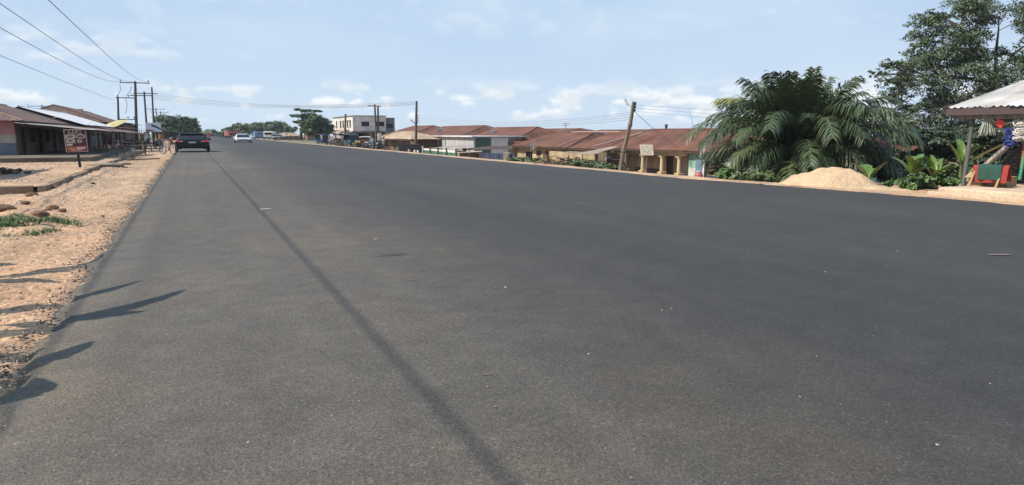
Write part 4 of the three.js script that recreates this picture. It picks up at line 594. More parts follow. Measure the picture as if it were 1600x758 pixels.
function wire(label, pts, r, group) { solo('overhead_wire', label, 'wire', tube(pts, r, 40, 5), M.wire, group); }
const ext = (a, b, z) => { const k = (z - a[2]) / (b[2] - a[2]); return [a[0] + (b[0] - a[0]) * k, a[1] + (b[1] - a[1]) * k, z]; };
{
  const W = [[232, 128, 6.96, 0.018, 'steepest overhead wire, to the far end of the top crossarm'], [209, 127, 6.86, 0.018, 'overhead wire to the tip of the tallest pole'], [188, 128, 6.9, 0.02, 'overhead wire to the near end of the top crossarm'], [180, 157, 5.8, 0.018, 'lowest overhead wire, running to the short pole']];
  for (const [px, py, y0, r, lab] of W) { const e = onZ(px, py, zp), pts = []; for (let z = zp; z <= 12; z += 9) pts.push([e[0], y0 + (e[1] - y0) * Math.pow(clamp((z + 42) / (zp + 42)), 2.8), z]); wire(lab, pts, r, 'power wires along the near side'); }
  // wires from the pole group across the road to the poles on the far side
  const L = [[238, 146], [238, 149], [238, 152], [238, 155]], R = [[648, 158.5], [648, 160.5], [648, 162], [648, 163.5]];
  for (let k = 0; k < 4; k++) { const a = onZ(...L[k], -98), m1 = onZ(330, 157 + k * 2.4, -100), b = onZ(586, [162, 164, 166, 167][k], -82), c = onZ(...R[k], -70); wire(['highest', 'second', 'third', 'lowest'][k] + ' of the four wires sagging across the road', [a, m1, onZ(450, 164.5 + k * 1.2, -92), b, c], 0.014, 'wires across the road'); }
  for (let k = 0; k < 4; k++) { const a = onZ(652, 181 + k * 3.4, -70), b = onZ(984, [176, 179, 183, 187][k], -24.5); wire(['highest', 'second', 'third', 'lowest'][k] + ' wire between the far-side pole and the leaning pole', [a, onZ(760, 190.5 + k * 2.6, -50), onZ(880, 187 + k * 3, -33), b], 0.006, 'wires along the far side'); }
  for (let k = 0; k < 3; k++) { const a = onZ(989, 164 + k * 5, -24.2), b = onX(1475, [178, 188, 200][k], 24); wire(['highest', 'middle', 'lowest'][k] + ' wire from the leaning pole towards the tall tree', [a, onX(1200, 176 + k * 7, 21), b, onX(1700, 186 + k * 8, 30)], 0.0045, 'wires towards the stall'); }
  wire('thin stay wire from the leaning pole down to the colonnade roof', [onX(989, 172, 16), onX(1020, 200, 21), onX(1058, 230, 27)], 0.012);
}
// ---- trees and plants on the near side
{
  const tr = (name, label, pts, z, n, size, tones, group, foot) => { const k = -z / 1003, cl = pts.map(([px, py, rx, ry]) => { const p = onZ(px, py, z + rr(-1, 1)); return [...p, rx * k, ry * k, rx * k * 0.9]; }), b = onZ(foot[0], foot[1], z); return tree(name, label, [b[0], Math.min(0, b[1]), z], onZ(foot[2], foot[3], z), cl, { leaves: n, size, tones, group, r: 0.22 }); };
  tr('roadside_tree', 'dark dense tree on the verge behind the black car', [[258, 190, 14, 9], [270, 195, 16, 12], [252, 202, 12, 10], [284, 199, 14, 10], [268, 207, 18, 9], [290, 209, 10, 6]], -150, 8000, 0.22, GREENS, 'trees along the near verge', [265, 218, 265, 203]);
  tr('roadside_tree', 'smaller loose tree right of the dark verge tree', [[292, 188, 9, 5], [300, 193, 9, 7], [288, 197, 9, 7], [304, 203, 8, 7], [297, 209, 12, 7]], -165, 5000, 0.22, GREENS, 'trees along the near verge', [296, 216, 296, 200]);
  tr('far_tree', 'low hazy tree line tree at the road end, near verge', [[316, 211, 12, 4], [328, 209, 10, 5], [338, 211, 10, 4]], -330, 3000, 0.5, DUSTY, 'trees at the road end', [328, 213, 328, 211]);
  // fronds that stand outside the picture and throw their shadows over the verge
  const lens = (a, b, w) => { const A = V(a), B = V(b), d = B.clone().sub(A), L = d.length(), up = new THREE.Vector3(0, 1, 0), sd = d.clone().cross(up).normalize(), nn = sd.clone().cross(d).normalize(), pos = [], idx = [], N = 14; for (let i = 0; i <= N; i++) { const t = i / N, ww = w * (t < 0.1 ? 0.12 : Math.pow(Math.sin(Math.PI * Math.pow((t - 0.08) / 0.92, 0.7)), 0.7)) * (1 - 0.25 * rnd() * (t > 0.3)) + 0.006, c = A.clone().addScaledVector(d, t).addScaledVector(nn, 0.14 * L * Math.sin(Math.PI * t)); for (const q of [-1, 0, 1]) { const p = c.clone().addScaledVector(sd, q * ww).addScaledVector(nn, Math.abs(q) * ww * 0.3); pos.push(p.x, p.y, p.z); } if (i) for (const q of [0, 1]) { const e = (i - 1) * 3 + q; idx.push(e, e + 1, e + 3, e + 1, e + 4, e + 3); } } return plain(mesh3(pos, idx)); };
  const lift = ([px, py], h) => { const g0 = onY(px, py, 0); return [g0[0] + sunDir.x * h / sunDir.y, h, g0[2] + sunDir.z * h / sunDir.y]; };
  // young banana plants that stand outside the picture; only their leaf shadows reach the verge and the asphalt
  for (const [bx, bz, lab, leaves] of [[-3.6, -5.3, 'banana plant beside the camera, casting the lowest leaf shadows', [[-40, 640, 52, 590, 1.7, 0.16], [-30, 585, 146, 534, 2.0, 0.11], [-60, 560, 70, 545, 1.6, 0.1], [-80, 620, 10, 578, 1.5, 0.14]]], [-3.9, -6.7, 'banana plant beside the camera, casting the longest leaf shadows', [[-10, 508, 228, 487, 2.1, 0.13], [-10, 522, 292, 452, 2.5, 0.11], [-30, 490, 220, 439, 2.3, 0.08], [-70, 500, 60, 470, 1.7, 0.13], [-70, 530, 70, 505, 1.6, 0.12]]], [-4.4, -9.4, 'banana plant casting thin leaf shadows across the bare verge', [[-50, 446, 162, 396, 2.0, 0.1], [-60, 436, 112, 420, 1.8, 0.09], [-60, 444, 96, 437, 1.7, 0.1], [-90, 420, 30, 412, 1.5, 0.12], [-90, 366, 125, 358, 1.8, 0.1]]]]) {
    const o = thing('banana_plant', lab, 'plant', [bx, 0, bz], 0, 'banana plants outside the picture'); part('trunk', bar([0, -0.1, 0], [0, 1.25, 0], 0.09, 0.05), mat(0.2, 0.2, 0.09, 0.8, { map: T.bark }), o);
    leaves.forEach(([ax, ay, tx, ty, h, w], i) => { const a = lift([ax, ay], h * 0.86).map((v, n) => v - [bx, 0, bz][n]), b = lift([tx, ty], h).map((v, n) => v - [bx, 0, bz][n]); const l = part('leaf', lens(a, b, w), bananaM[i % 3], o); part('stalk', bar([0, 1.15, 0], a, 0.022, 0.014, 5), bananaM[1], l); });
  }
  const k = thing('kiosk', 'plain plank kiosk outside the picture, shading the yard', 'kiosk', [-7.45, yardY - 0.1, -26.2]); part('floor', box(2.1, 0.1, 5.4, [0, 0.05, 0]), M.oldWood, k); for (let n = 0; n < 12; n++) { part('plank', box(0.04, 2.0, 0.43, [1.06, 1.05, -2.5 + n * 0.455]), M.oldWood, k); part('plank', box(0.04, 2.0, 0.43, [-1.06, 1.05, -2.5 + n * 0.455]), M.oldWood, k); } for (const z of [-2.72, 2.72]) part('end_wall', box(2.05, 2.0, 0.04, [0, 1.05, z]), M.oldWood, k); part('roof', rbox(2.5, 0.07, 5.9, [0, 2.12, 0], [0, 0, -0.05]), roofGrey[0], k); part('hatch', box(0.04, 0.8, 1.6, [1.1, 1.4, 0]), M.darkWood, k);
  // grass tuft with rubble
  const blades = []; const bc = onY(45, 360);
  const g = []; const col = [];
  for (let i = 0; i < 12000; i++) { const a = rr(0, 6.28), r = Math.sqrt(rnd()), x = bc[0] - 0.25 + Math.cos(a) * r * 0.95 - 0.2 * rnd(), z = bc[2] + Math.sin(a) * r * 1.15; if (fbm(x * 2.2, z * 1.6, 3, 161) < 0.43 + 0.12 * rnd()) continue; const y = vergeY(x, z), h = rr(0.02, 0.075), t = rr(0, 6.28), w = 0.007, lx = Math.cos(t + 1) * h * 1.1, lz = Math.sin(t + 1) * h * 1.1; g.push(x - Math.cos(t) * w, y - 0.01, z - Math.sin(t) * w, x + Math.cos(t) * w, y - 0.01, z + Math.sin(t) * w, x + lx, y + h, z + lz); const c = FRESH[i % 3], q = rr(0.6, 1.1); for (let n = 0; n < 3; n++) col.push(c[0] * q, c[1] * q, c[2] * q); }
  const gg = new THREE.BufferGeometry(); gg.setAttribute('position', new THREE.Float32BufferAttribute(g, 3)); gg.setAttribute('color', new THREE.Float32BufferAttribute(col, 3)); gg.computeVertexNormals(); const go = struct('grass', gg, leafM, 'stuff'); go.userData.label = 'short green grass growing on the dug verge'; go.userData.category = 'grass';
  const rockG = (s) => { const q = new THREE.IcosahedronGeometry(1, 2), p = q.attributes.position; for (let i = 0; i < p.count; i++) { const x = p.getX(i), y = p.getY(i), z = p.getZ(i), k = 0.75 + 0.5 * vn(x * 2 + s, y * 2 + z * 1.3, 171 + s); p.setXYZ(i, x * k, y * k * 0.6, z * k); } q.computeVertexNormals(); return uvm(plain(q)); };
  const rockM = mat(0.3, 0.21, 0.14, 0.95, { map: T.soil, bumpMap: T.soilBump, bumpScale: 0.01 });
  for (const [px, py, s, lab] of [[4, 332, 0.16, 'brown rock at the picture edge above the grass'], [82, 332, 0.1, 'flat earth clod above the grass tuft'], [62, 344, 0.12, 'largest earth clod at the top of the grass'], [72, 338, 0.07, 'small clod between two larger clods'], [98, 335, 0.06, 'pale stone right of the clods'], [40, 322, 0.08, 'dark clod on the verge between grass and kerb'], [50, 312, 0.09, 'clod near the kerb corner'], [86, 298, 0.1, 'long clod lying below the kerb'], [145, 290, 0.06, 'stone by the kerb below the signboard'], [160, 340, 0.035, 'lone pebble near the asphalt edge']]) { const p = onY(px, py, 0); const o = solo('rock', lab, 'rock', rockG((s * 1000) | 0), rockM, 'stones and clods on the verge'); o.position.set(p[0], vergeY(p[0], p[2]) + s * 0.25, p[2]); o.scale.set(s * 1.3, s, s); o.rotation.y = rr(0, 6); }
  const heap = thing('rubble_heap', 'dark heap of rubbish in the yard at the picture edge', 'rubble', onY(6, 271, yardY)); for (let i = 0; i < 34; i++) { const q = part('chunk', rockG(i % 7), mat(0.1 + 0.03 * (i % 3), 0.085 + 0.02 * (i % 3), 0.07, 0.95, { map: T.mottle }), heap), a = rr(0, 6.28), d = rnd(); q.position.set(Math.cos(a) * d * 0.8, 0.02 + 0.2 * (1 - d) * rnd(), Math.sin(a) * d * 0.5); q.scale.set(rr(0.05, 0.12), rr(0.04, 0.08), rr(0.05, 0.11)); q.rotation.set(rr(-0.5, 0.5), rr(0, 6), rr(-0.5, 0.5)); }
}

// ================================================================== vehicles on the road
car('black car with red tail lights driving away on the near lane', [onY(301, 237)[0], 0.006, onY(301, 238)[2] - 2.15], 0, { W: 2.42, H: 1.42, L: 4.4, suv: 1, paint: mat(0.007, 0.008, 0.01, 0.5, { clearcoat: 0.12, specularIntensity: 0.5 }), name: 'driving_car' });
car('white saloon car coming towards the camera on the road', [onY(381, 223)[0], 0.006, onY(381, 223)[2] - 2.1], Math.PI, { W: 2.35, H: 1.3, L: 4.4, paint: mat(0.75, 0.75, 0.74, 0.25, { clearcoat: 0.8 }), name: 'driving_car' });
{ const p = onY(326.5, 220); motorcycle('motorcycle ridden past the black car', [p[0], 0.006, p[2]], 0, M.red); person('person in a red shirt riding the motorcycle past the black car', [p[0], 0.12, p[2] + 0.25], 0, 'sit', [0.5, 0.05, 0.06], [0.04, 0.04, 0.05]); }
{
  const b = onY(297, 226), o = [b[0] + 0.3, 0, b[2]];
  const q = thing('road_roller', 'dark yellow road roller parked beyond the black car', 'roller', [b[0] + 0.2, 0, b[2] - 30]);
  part('drum', cyl(0.55, 0.55, 1.6, [0, 0.55, -1.2], [0, 0, Math.PI / 2], 24), M.steel, q); part('drum', cyl(0.55, 0.55, 1.6, [0, 0.55, 1.2], [0, 0, Math.PI / 2], 24), M.steel, q); part('chassis', rbox(1.5, 0.7, 2.0, [0, 1.0, 0], [0, 0, 0], 0.08), mat(0.3, 0.2, 0.04, 0.5), q); part('seat', rbox(0.5, 0.5, 0.4, [0, 1.5, 0.3], [0, 0, 0], 0.08), M.rubber, q); part('canopy', rbox(1.6, 0.07, 1.7, [0, 2.5, 0.1], [0, 0, 0], 0.03), M.black, q); for (const sx of [-1, 1]) for (const sz of [-1, 1]) part('canopy_post', bar([sx * 0.7, 1.3, 0.1 + sz * 0.75], [sx * 0.7, 2.5, 0.1 + sz * 0.75], 0.035), M.black, q);
  const t = onY(365, 216.2), tr = thing('truck', 'red lorry far down the road beyond the white car', 'truck', [t[0], 0, t[2]], 0.1);
  part('cargo_box', rbox(3.4, 1.35, 6, [0.2, 1.3, -3], [0, 0, 0], 0.06), mat(0.26, 0.08, 0.06, 0.7), tr); part('cab', rbox(3.1, 1.1, 1.5, [0.1, 1.0, 0.85], [0, 0, 0], 0.15), mat(0.3, 0.07, 0.05, 0.6), tr); part('windscreen', box(2.6, 0.45, 0.03, [0.1, 1.22, 1.6]), M.glass, tr); for (const s of [-1, 1]) for (const z of [0.9, -2.2, -4.6]) wheel(tr, 0.1 + s * 1.35, 0.42, z, 0.3, M.dark);
  const v = onY(406, 217.3), bv = thing('van', 'blue box van parked on the far verge down the road', 'van', [v[0], 0, v[2]], 0.05);
  part('body', rbox(2.2, 1.5, 3.6, [0, 1.0, -1.6], [0, 0, 0], 0.15), mat(0.09, 0.19, 0.33, 0.5), bv); part('rear_door', rbox(1.3, 1.0, 0.06, [-0.1, 1.05, 0.22], [0, 0, 0], 0.04), mat(0.14, 0.26, 0.42, 0.5), bv); part('rear_window', box(0.9, 0.35, 0.03, [-0.1, 1.3, 0.265]), M.glass, bv); part('bumper', rbox(2.1, 0.16, 0.1, [0, 0.34, 0.24]), M.black, bv); for (const s of [-1, 1]) { wheel(bv, s * 0.95, 0.3, -0.5, 0.2, M.dark); wheel(bv, s * 0.95, 0.3, -2.7, 0.2, M.dark); part('tail_light', box(0.14, 0.3, 0.05, [s * 0.95, 0.75, 0.22]), M.red, bv); }
  const u = onY(421, 217.6), bu = thing('minibus', 'cream minibus parked beside the blue van', 'bus', [u[0] - 0.4, 0, u[2]], -0.3);
  part('body', rbox(2.1, 1.5, 4.2, [0.2, 1.02, -1.9], [0, 0, 0], 0.2), mat(0.66, 0.62, 0.52, 0.4), bu); part('windscreen', box(1.6, 0.5, 0.04, [0.2, 1.3, 0.21]), M.glass, bu); for (let k = 0; k < 3; k++) part('side_window', box(0.04, 0.4, 0.95, [1.255, 1.3, -0.7 - k * 1.15]), M.glass, bu); for (const s of [-1, 1]) { wheel(bu, 0.2 + s * 0.92, 0.3, -0.7, 0.2); wheel(bu, 0.2 + s * 0.92, 0.3, -3.1, 0.2); part('headlight', ball(0.13, 0.11, 0.06, [0.2 + s * 0.72, 0.7, 0.2], 8), M.lamp, bu); } part('bumper', rbox(2, 0.18, 0.1, [0.2, 0.4, 0.24]), M.black, bu);
}
car('dark saloon parked in front of the cream minibus', onY(432, 218), 0.9, { W: 1.9, H: 1.2, L: 3.9, paint: mat(0.03, 0.035, 0.05, 0.3, { clearcoat: 0.6 }), group: 'cars parked along the far verge' });
car('pale car far down the road just past the white saloon', onY(397, 216.3), Math.PI, { W: 2.2, H: 1.2, L: 4, paint: mat(0.6, 0.6, 0.58, 0.3, { clearcoat: 0.6 }), group: 'cars parked along the far verge' });
car('white car half hidden among the far stalls', onY(468, 217.5, -0.3), 1.3, { W: 1.8, H: 1.25, L: 3.8, paint: mat(0.68, 0.68, 0.68, 0.3, { clearcoat: 0.6 }), group: 'cars parked along the far verge' });

// ================================================================== the far side of the road
const G = (px, py, k = 1.5) => { const p = onY(px, py, EYE * (1 - k)); return [p[0], Math.max(p[1], terr(p[0], p[2]) - 0.02), p[2]]; };
const rk = (name, label, at, turn, paint, hood) => rickshaw(label, at, turn, paint, hood, 'rickshaws waiting by the far verge');
rk('', 'dark navy auto rickshaw parked below the cream-roofed shed', G(502, 226, 1.25), 0.5, mat(0.02, 0.03, 0.09, 0.35), mat(0.015, 0.018, 0.05, 0.6));
rk('', 'teal auto rickshaw parked below the pale awning', G(548, 233, 1.35), 0.3, mat(0.015, 0.06, 0.07, 0.4), mat(0.015, 0.04, 0.05, 0.6));
rk('', 'dull blue auto rickshaw with white roof beside the tan shelter', G(568, 231, 1.45), 1.2, mat(0.1, 0.2, 0.26, 0.4), mat(0.5, 0.52, 0.52, 0.6));
const mg = 'motorcycles parked along the far verge';
motorcycle('silver motorcycle parked beside the navy rickshaw', G(514, 227.5, 1.35), 0.7, mat(0.5, 0.48, 0.45, 0.35), mg); motorcycle('black motorcycle behind the silver motorcycle', G(520, 228, 1.35), 1.0, M.black, mg); motorcycle('red motorcycle between the teal and dull blue rickshaws', G(557, 233.5, 1.4), 0.6, M.red, mg);
motorcycle('white-tanked motorcycle before the tan shelter', G(574, 235, 1.45), 0.8, mat(0.6, 0.6, 0.6, 0.35), mg); motorcycle('yellow motorcycle before the tan shelter posts', G(563, 234.5, 1.4), 1.4, mat(0.5, 0.35, 0.05, 0.35), mg); motorcycle('dark motorcycle by the kiosk door under the pole pair', G(596, 236, 1.45), 1.5, M.black, mg); motorcycle('black motorcycle leaning in the dark porch beside the leaning pole', G(957, 271, 1.85), 1.2, M.black, mg); motorcycle('small dark motorcycle by the far stalls', G(478, 220, 1.2), 1.2, M.black, mg); motorcycle('brown motorcycle by the far brown kiosk', G(470, 219.4, 1.2), 1.4, mat(0.2, 0.08, 0.05, 0.4), mg);
const pg = 'people by the far stalls';
person('person in white standing among the far parked vehicles', G(454, 218.6, 1.1), 0.4, 'stand', [0.7, 0.7, 0.68], [0.05, 0.05, 0.08], pg); person('person in dark blue walking by the far stalls', G(447, 218.6, 1.1), 1.2, 'walk', [0.04, 0.05, 0.14], [0.03, 0.03, 0.03], pg); person('person in brown standing by the far brown kiosk', G(476, 219.4, 1.15), 2, 'stand', [0.22, 0.1, 0.05], [0.06, 0.05, 0.05], pg); person('person in green walking under the pale awning', G(535, 229, 1.4), 1.5, 'walk', [0.05, 0.16, 0.08], [0.04, 0.04, 0.05], pg); person('person in dark red standing beside the teal rickshaw', G(540.5, 230.5, 1.4), 2.2, 'stand', [0.3, 0.04, 0.05], [0.05, 0.05, 0.07], pg);
person('person in grey standing by the kiosk with the white door', G(600, 236.5, 1.45), 2.6, 'stand', [0.2, 0.2, 0.22], [0.05, 0.05, 0.09], pg);

person('person in white walking by the near-side stalls', onY(228, 233), 2.8, 'walk', [0.6, 0.6, 0.58], [0.08, 0.07, 0.09], 'people by the near-side stalls'); person('person in orange standing beside the parked bicycle', onY(252, 234), 1.2, 'stand', [0.45, 0.16, 0.05], [0.05, 0.06, 0.1], 'people by the near-side stalls');
person('person in pale blue standing under the tan roof', G(583, 234.6, 1.45), 1.0, 'stand', [0.3, 0.4, 0.5], [0.06, 0.06, 0.06], pg); person('person in dark clothes walking by the silver motorcycle', G(525, 228.2, 1.35), 2.0, 'walk', [0.05, 0.05, 0.06], [0.12, 0.1, 0.08], pg);
// ---- far trees
{
  const tr = (name, label, pts, z, n, size, tones, group, foot, extra = {}) => { const cl = pts.map(([px, py, rx, ry]) => { const p = onZ(px, py, z + rr(-1.5, 1.5)), k = Math.hypot(p[0], p[2]) / 1150; return [...p, rx * k, ry * k, rx * k * 0.9]; }), b = onZ(foot[0], foot[1], z); return tree(name, label, [b[0], b[1], z], onZ(foot[2], foot[3], z), cl, { leaves: n, size, tones, group, r: 0.25, ...extra }); };
  const fg = 'dusty trees at the road end';
  tr('far_tree', 'lowest dusty tree of the far clump, above the red lorry', [[356, 206, 10, 6], [366, 203, 9, 6], [350, 210, 8, 5]], -255, 3600, 0.34, DUSTY, fg, [360, 214, 360, 209]);
  tr('far_tree', 'dusty tree of the far clump above the white saloon', [[375, 200, 11, 7], [386, 199, 10, 7], [380, 207, 12, 6]], -250, 4200, 0.34, DUSTY, fg, [380, 214, 380, 207]);
  tr('far_tree', 'dusty tree of the far clump above the blue van', [[400, 198, 11, 6], [411, 200, 11, 8], [404, 207, 13, 6]], -245, 4200, 0.34, DUSTY, fg, [405, 214, 405, 207]);
  tr('far_tree', 'tallest dusty tree of the far clump above the minibus', [[424, 197, 11, 6], [436, 196, 11, 7], [444, 201, 9, 7], [430, 206, 14, 6]], -240, 5000, 0.34, DUSTY, fg, [432, 214, 432, 206]);
  tr('far_tree', 'pale bush at the end of the far clump', [[457, 202, 6, 5], [452, 207, 8, 5]], -250, 1800, 0.34, DUSTY, fg, [455, 214, 455, 209]);
  // almond tree in flat tiers
  tr('tiered_tree', 'tree with flat layered branches beside the round dark tree', [[482, 173, 12, 2], [466, 171, 7, 1.4], [496, 174, 8, 1.6], [472, 181, 13, 2.6], [458, 180.5, 7, 1.4], [484, 180, 12, 3], [470, 190, 10, 2], [462, 190.5, 6, 1.4], [482, 188, 12, 4]], -128, 5200, 0.17, GREENS, undefined, [469.5, 214, 474, 180], { inner: 0 });
  tr('round_tree', 'round dense dark tree beside the two-storey building', [[492, 186, 15, 7], [482, 194, 14, 9], [500, 192, 15, 9], [510, 197, 11, 8], [490, 203, 18, 8], [508, 205, 12, 7]], -124, 9000, 0.19, GREENS, undefined, [495, 215, 495, 198]);
  // trees behind the stall
  const near = (pts, d) => pts.map(([px, py, rx, ry, dd = 0]) => { const r = ray(px, py), t = (d + dd), k = t / FOCAL; return [r[0] * t, EYE + r[1] * t, r[2] * t, rx * k, ry * k, rx * k * 0.8]; });
  const big = near([[1488, 22, 40, 16], [1455, 40, 30, 12], [1540, 12, 42, 18], [1590, 22, 36, 20], [1440, 62, 32, 12], [1500, 58, 40, 16], [1545, 78, 26, 10, 2], [1590, 92, 30, 14], [1390, 103, 20, 7], [1378, 114, 14, 6], [1408, 125, 22, 9], [1450, 96, 34, 14], [1490, 112, 44, 16], [1440, 138, 38, 13], [1530, 132, 50, 16], [1580, 150, 46, 18], [1395, 150, 18, 7], [1420, 166, 32, 10], [1480, 160, 44, 14], [1445, 192, 38, 12], [1500, 196, 44, 16, 2], [1620, 60, 30, 24], [1640, 120, 40, 24], [1400, 182, 26, 10], [1470, 78, 34, 12], [1520, 100, 40, 14], [1430, 112, 26, 10], [1560, 178, 44, 16], [1520, 215, 40, 16], [1465, 215, 36, 14], [1600, 190, 40, 20], [1418, 210, 24, 10], [1455, 22, 24, 8]], 48), big2 = []; for (const c of big) { for (let q = 0; q < 3; q++) { const k = rr(0.75, 1.15); big2.push([c[0] + rr(-0.7, 0.7) * c[3], c[1] + rr(-0.9, 0.9) * c[4], c[2] + rr(-0.9, 0.9) * c[5], c[3] * k, (0.55 * c[4] + 0.3 * c[3]) * k, c[5] * k]); } }
  const bp = (px, py, d) => { const r = ray(px, py); return [r[0] * d, EYE + r[1] * d, r[2] * d]; };
  const b0 = bp(1548, 255, 48); b0[1] = -2.2;
  tree('tall_tree', 'tall spreading tree with open crown behind the stall', b0, bp(1552, 128, 48), big2, { leaves: 62000, size: 0.1, tones: [[0.06, 0.095, 0.04], [0.08, 0.12, 0.05], [0.05, 0.08, 0.035], [0.11, 0.15, 0.07]], r: 0.26, inner: 0, shape: 0.5, spray: 16, forks: [bp(1560, 30, 48), bp(1500, 40, 47), bp(1445, 120, 47), bp(1610, 60, 49), bp(1590, 140, 47), bp(1490, 165, 46)] });
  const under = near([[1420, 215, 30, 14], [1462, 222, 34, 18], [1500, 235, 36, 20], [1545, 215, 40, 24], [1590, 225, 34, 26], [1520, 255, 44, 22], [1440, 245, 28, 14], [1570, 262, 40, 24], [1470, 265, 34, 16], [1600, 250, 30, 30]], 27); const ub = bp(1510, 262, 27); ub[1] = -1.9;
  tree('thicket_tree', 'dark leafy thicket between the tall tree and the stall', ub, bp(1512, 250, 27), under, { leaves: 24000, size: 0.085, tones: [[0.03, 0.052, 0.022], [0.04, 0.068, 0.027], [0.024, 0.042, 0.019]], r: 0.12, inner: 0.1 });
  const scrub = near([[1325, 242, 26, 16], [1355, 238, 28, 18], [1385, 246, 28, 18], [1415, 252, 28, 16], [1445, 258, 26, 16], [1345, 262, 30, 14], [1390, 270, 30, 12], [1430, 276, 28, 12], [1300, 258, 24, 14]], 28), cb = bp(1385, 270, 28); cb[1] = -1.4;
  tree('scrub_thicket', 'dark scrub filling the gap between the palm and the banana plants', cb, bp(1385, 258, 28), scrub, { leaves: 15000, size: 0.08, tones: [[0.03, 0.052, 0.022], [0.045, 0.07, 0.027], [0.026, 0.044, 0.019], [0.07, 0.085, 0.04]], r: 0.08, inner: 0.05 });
  const small = near([[1385, 205, 20, 12], [1410, 200, 24, 14], [1372, 225, 18, 10], [1400, 228, 22, 12]], 40), sb = bp(1395, 250, 40); sb[1] = -1.9;
  tree('small_tree', 'small pale-leaved tree between the palm and the tall tree', sb, bp(1395, 225, 40), small, { leaves: 4500, size: 0.13, tones: DUSTY, r: 0.09, inner: 0.1 });
}
// ---- two-storey building
{
  const o = thing('two_storey_building', 'two-storey block with white road front and shaded grey end wall', 'building'), X0 = 24, X1 = 29.4, Z0 = -132, Z1 = -115, yb = 1.75, yt = 4.12;
  const wf = []; for (const u of [1.6, 3.6, 7.4, 9.6, 13.2]) wf.push([u, u + 1.15, 0.6, 1.75]);
  const f = wall(o, [X0, Z1], [X0, Z0], yb, yt, mat(0.8, 0.77, 0.7, 0.85, { map: T.mottle }), wf), sd = [[0.25, 1.85, 0.78, 1.5], [2.75, 4.0, 0.78, 1.5]], s = wall(o, [X1, Z1], [X0 + 0.2, Z1], yb, yt, mat(0.8, 0.77, 0.7, 0.85, { map: T.mottle }), sd);
  wall(o, [X0 + 0.2, Z0], [X1, Z0], yb, yt, M.concrete); wall(o, [X1, Z0 + 0.2], [X1, Z1 - 0.2], yb, yt, M.concrete);
  for (const q of wf) windowIn(o, f, q); for (const q of sd) windowIn(o, s, q, { bars: 3 });
  part('parapet', [box(0.3, 0.1, Z1 - Z0 + 0.3, [X0, yt + 0.05, (Z0 + Z1) / 2]), box(X1 - X0 - 0.2, 0.1, 0.3, [(X0 + X1) / 2 + 0.2, yt + 0.05, Z1])], wallM(0.3, 0.28, 0.26), o);
  part('flat_roof', box(X1 - X0 - 0.3, 0.08, Z1 - Z0 - 0.3, [(X0 + X1) / 2, yt - 0.06, (Z0 + Z1) / 2]), M.concrete, o); part('floor_slab', box(X1 - X0 + 0.3, 0.2, Z1 - Z0 + 0.3, [(X0 + X1) / 2, yb - 0.12, (Z0 + Z1) / 2]), M.concrete, o);
  for (const [x, z] of [[X0, Z1], [X0, -120], [X0, -126], [X0, Z0], [26.7, Z1], [X1, Z1]]) part('column', box(0.3, yb + 1.4, 0.3, [x + 0.2, (yb - 1.4) / 2 - 0.12, z - 0.2]), M.concrete, o);
  wall(o, [X0 + 2.6, Z1 - 1], [X0 + 2.6, Z0], -1.4, yb - 0.24, wallM(0.34, 0.3, 0.26)); wall(o, [X1, Z1 - 2.2], [X0 + 2.7, Z1 - 2.2], -1.4, yb - 0.24, wallM(0.34, 0.3, 0.26));
  for (const [x, y] of [[26.4, 2.35], [28.4, 2.3]]) part('air_conditioner', rbox(0.45, 0.35, 0.3, [x, y - 0.08, Z1 + 0.16]), mat(0.55, 0.54, 0.5, 0.5), o);
  const e = thing('grey_extension', 'grey block extension set back beside the two-storey building', 'building'); wall(e, [31.4, -117], [29.45, -117], -1.4, 3.85, wallM(0.3, 0.3, 0.31), [[0.3, 1.5, 3.6, 4.3]]); wall(e, [29.45, -117.2], [29.45, -126], -1.4, 3.85, M.concrete); wall(e, [31.4, -126], [31.4, -117.2], -1.4, 3.85, M.concrete); part('roof', box(2.0, 0.08, 9, [30.4, 3.9, -121.4]), M.concrete, e); part('balcony_rail', [bar([29.5, 2.5, -116.7], [31.4, 2.5, -116.7], 0.03), bar([29.5, 2.2, -116.7], [31.4, 2.2, -116.7], 0.03)], M.steel, e);
}
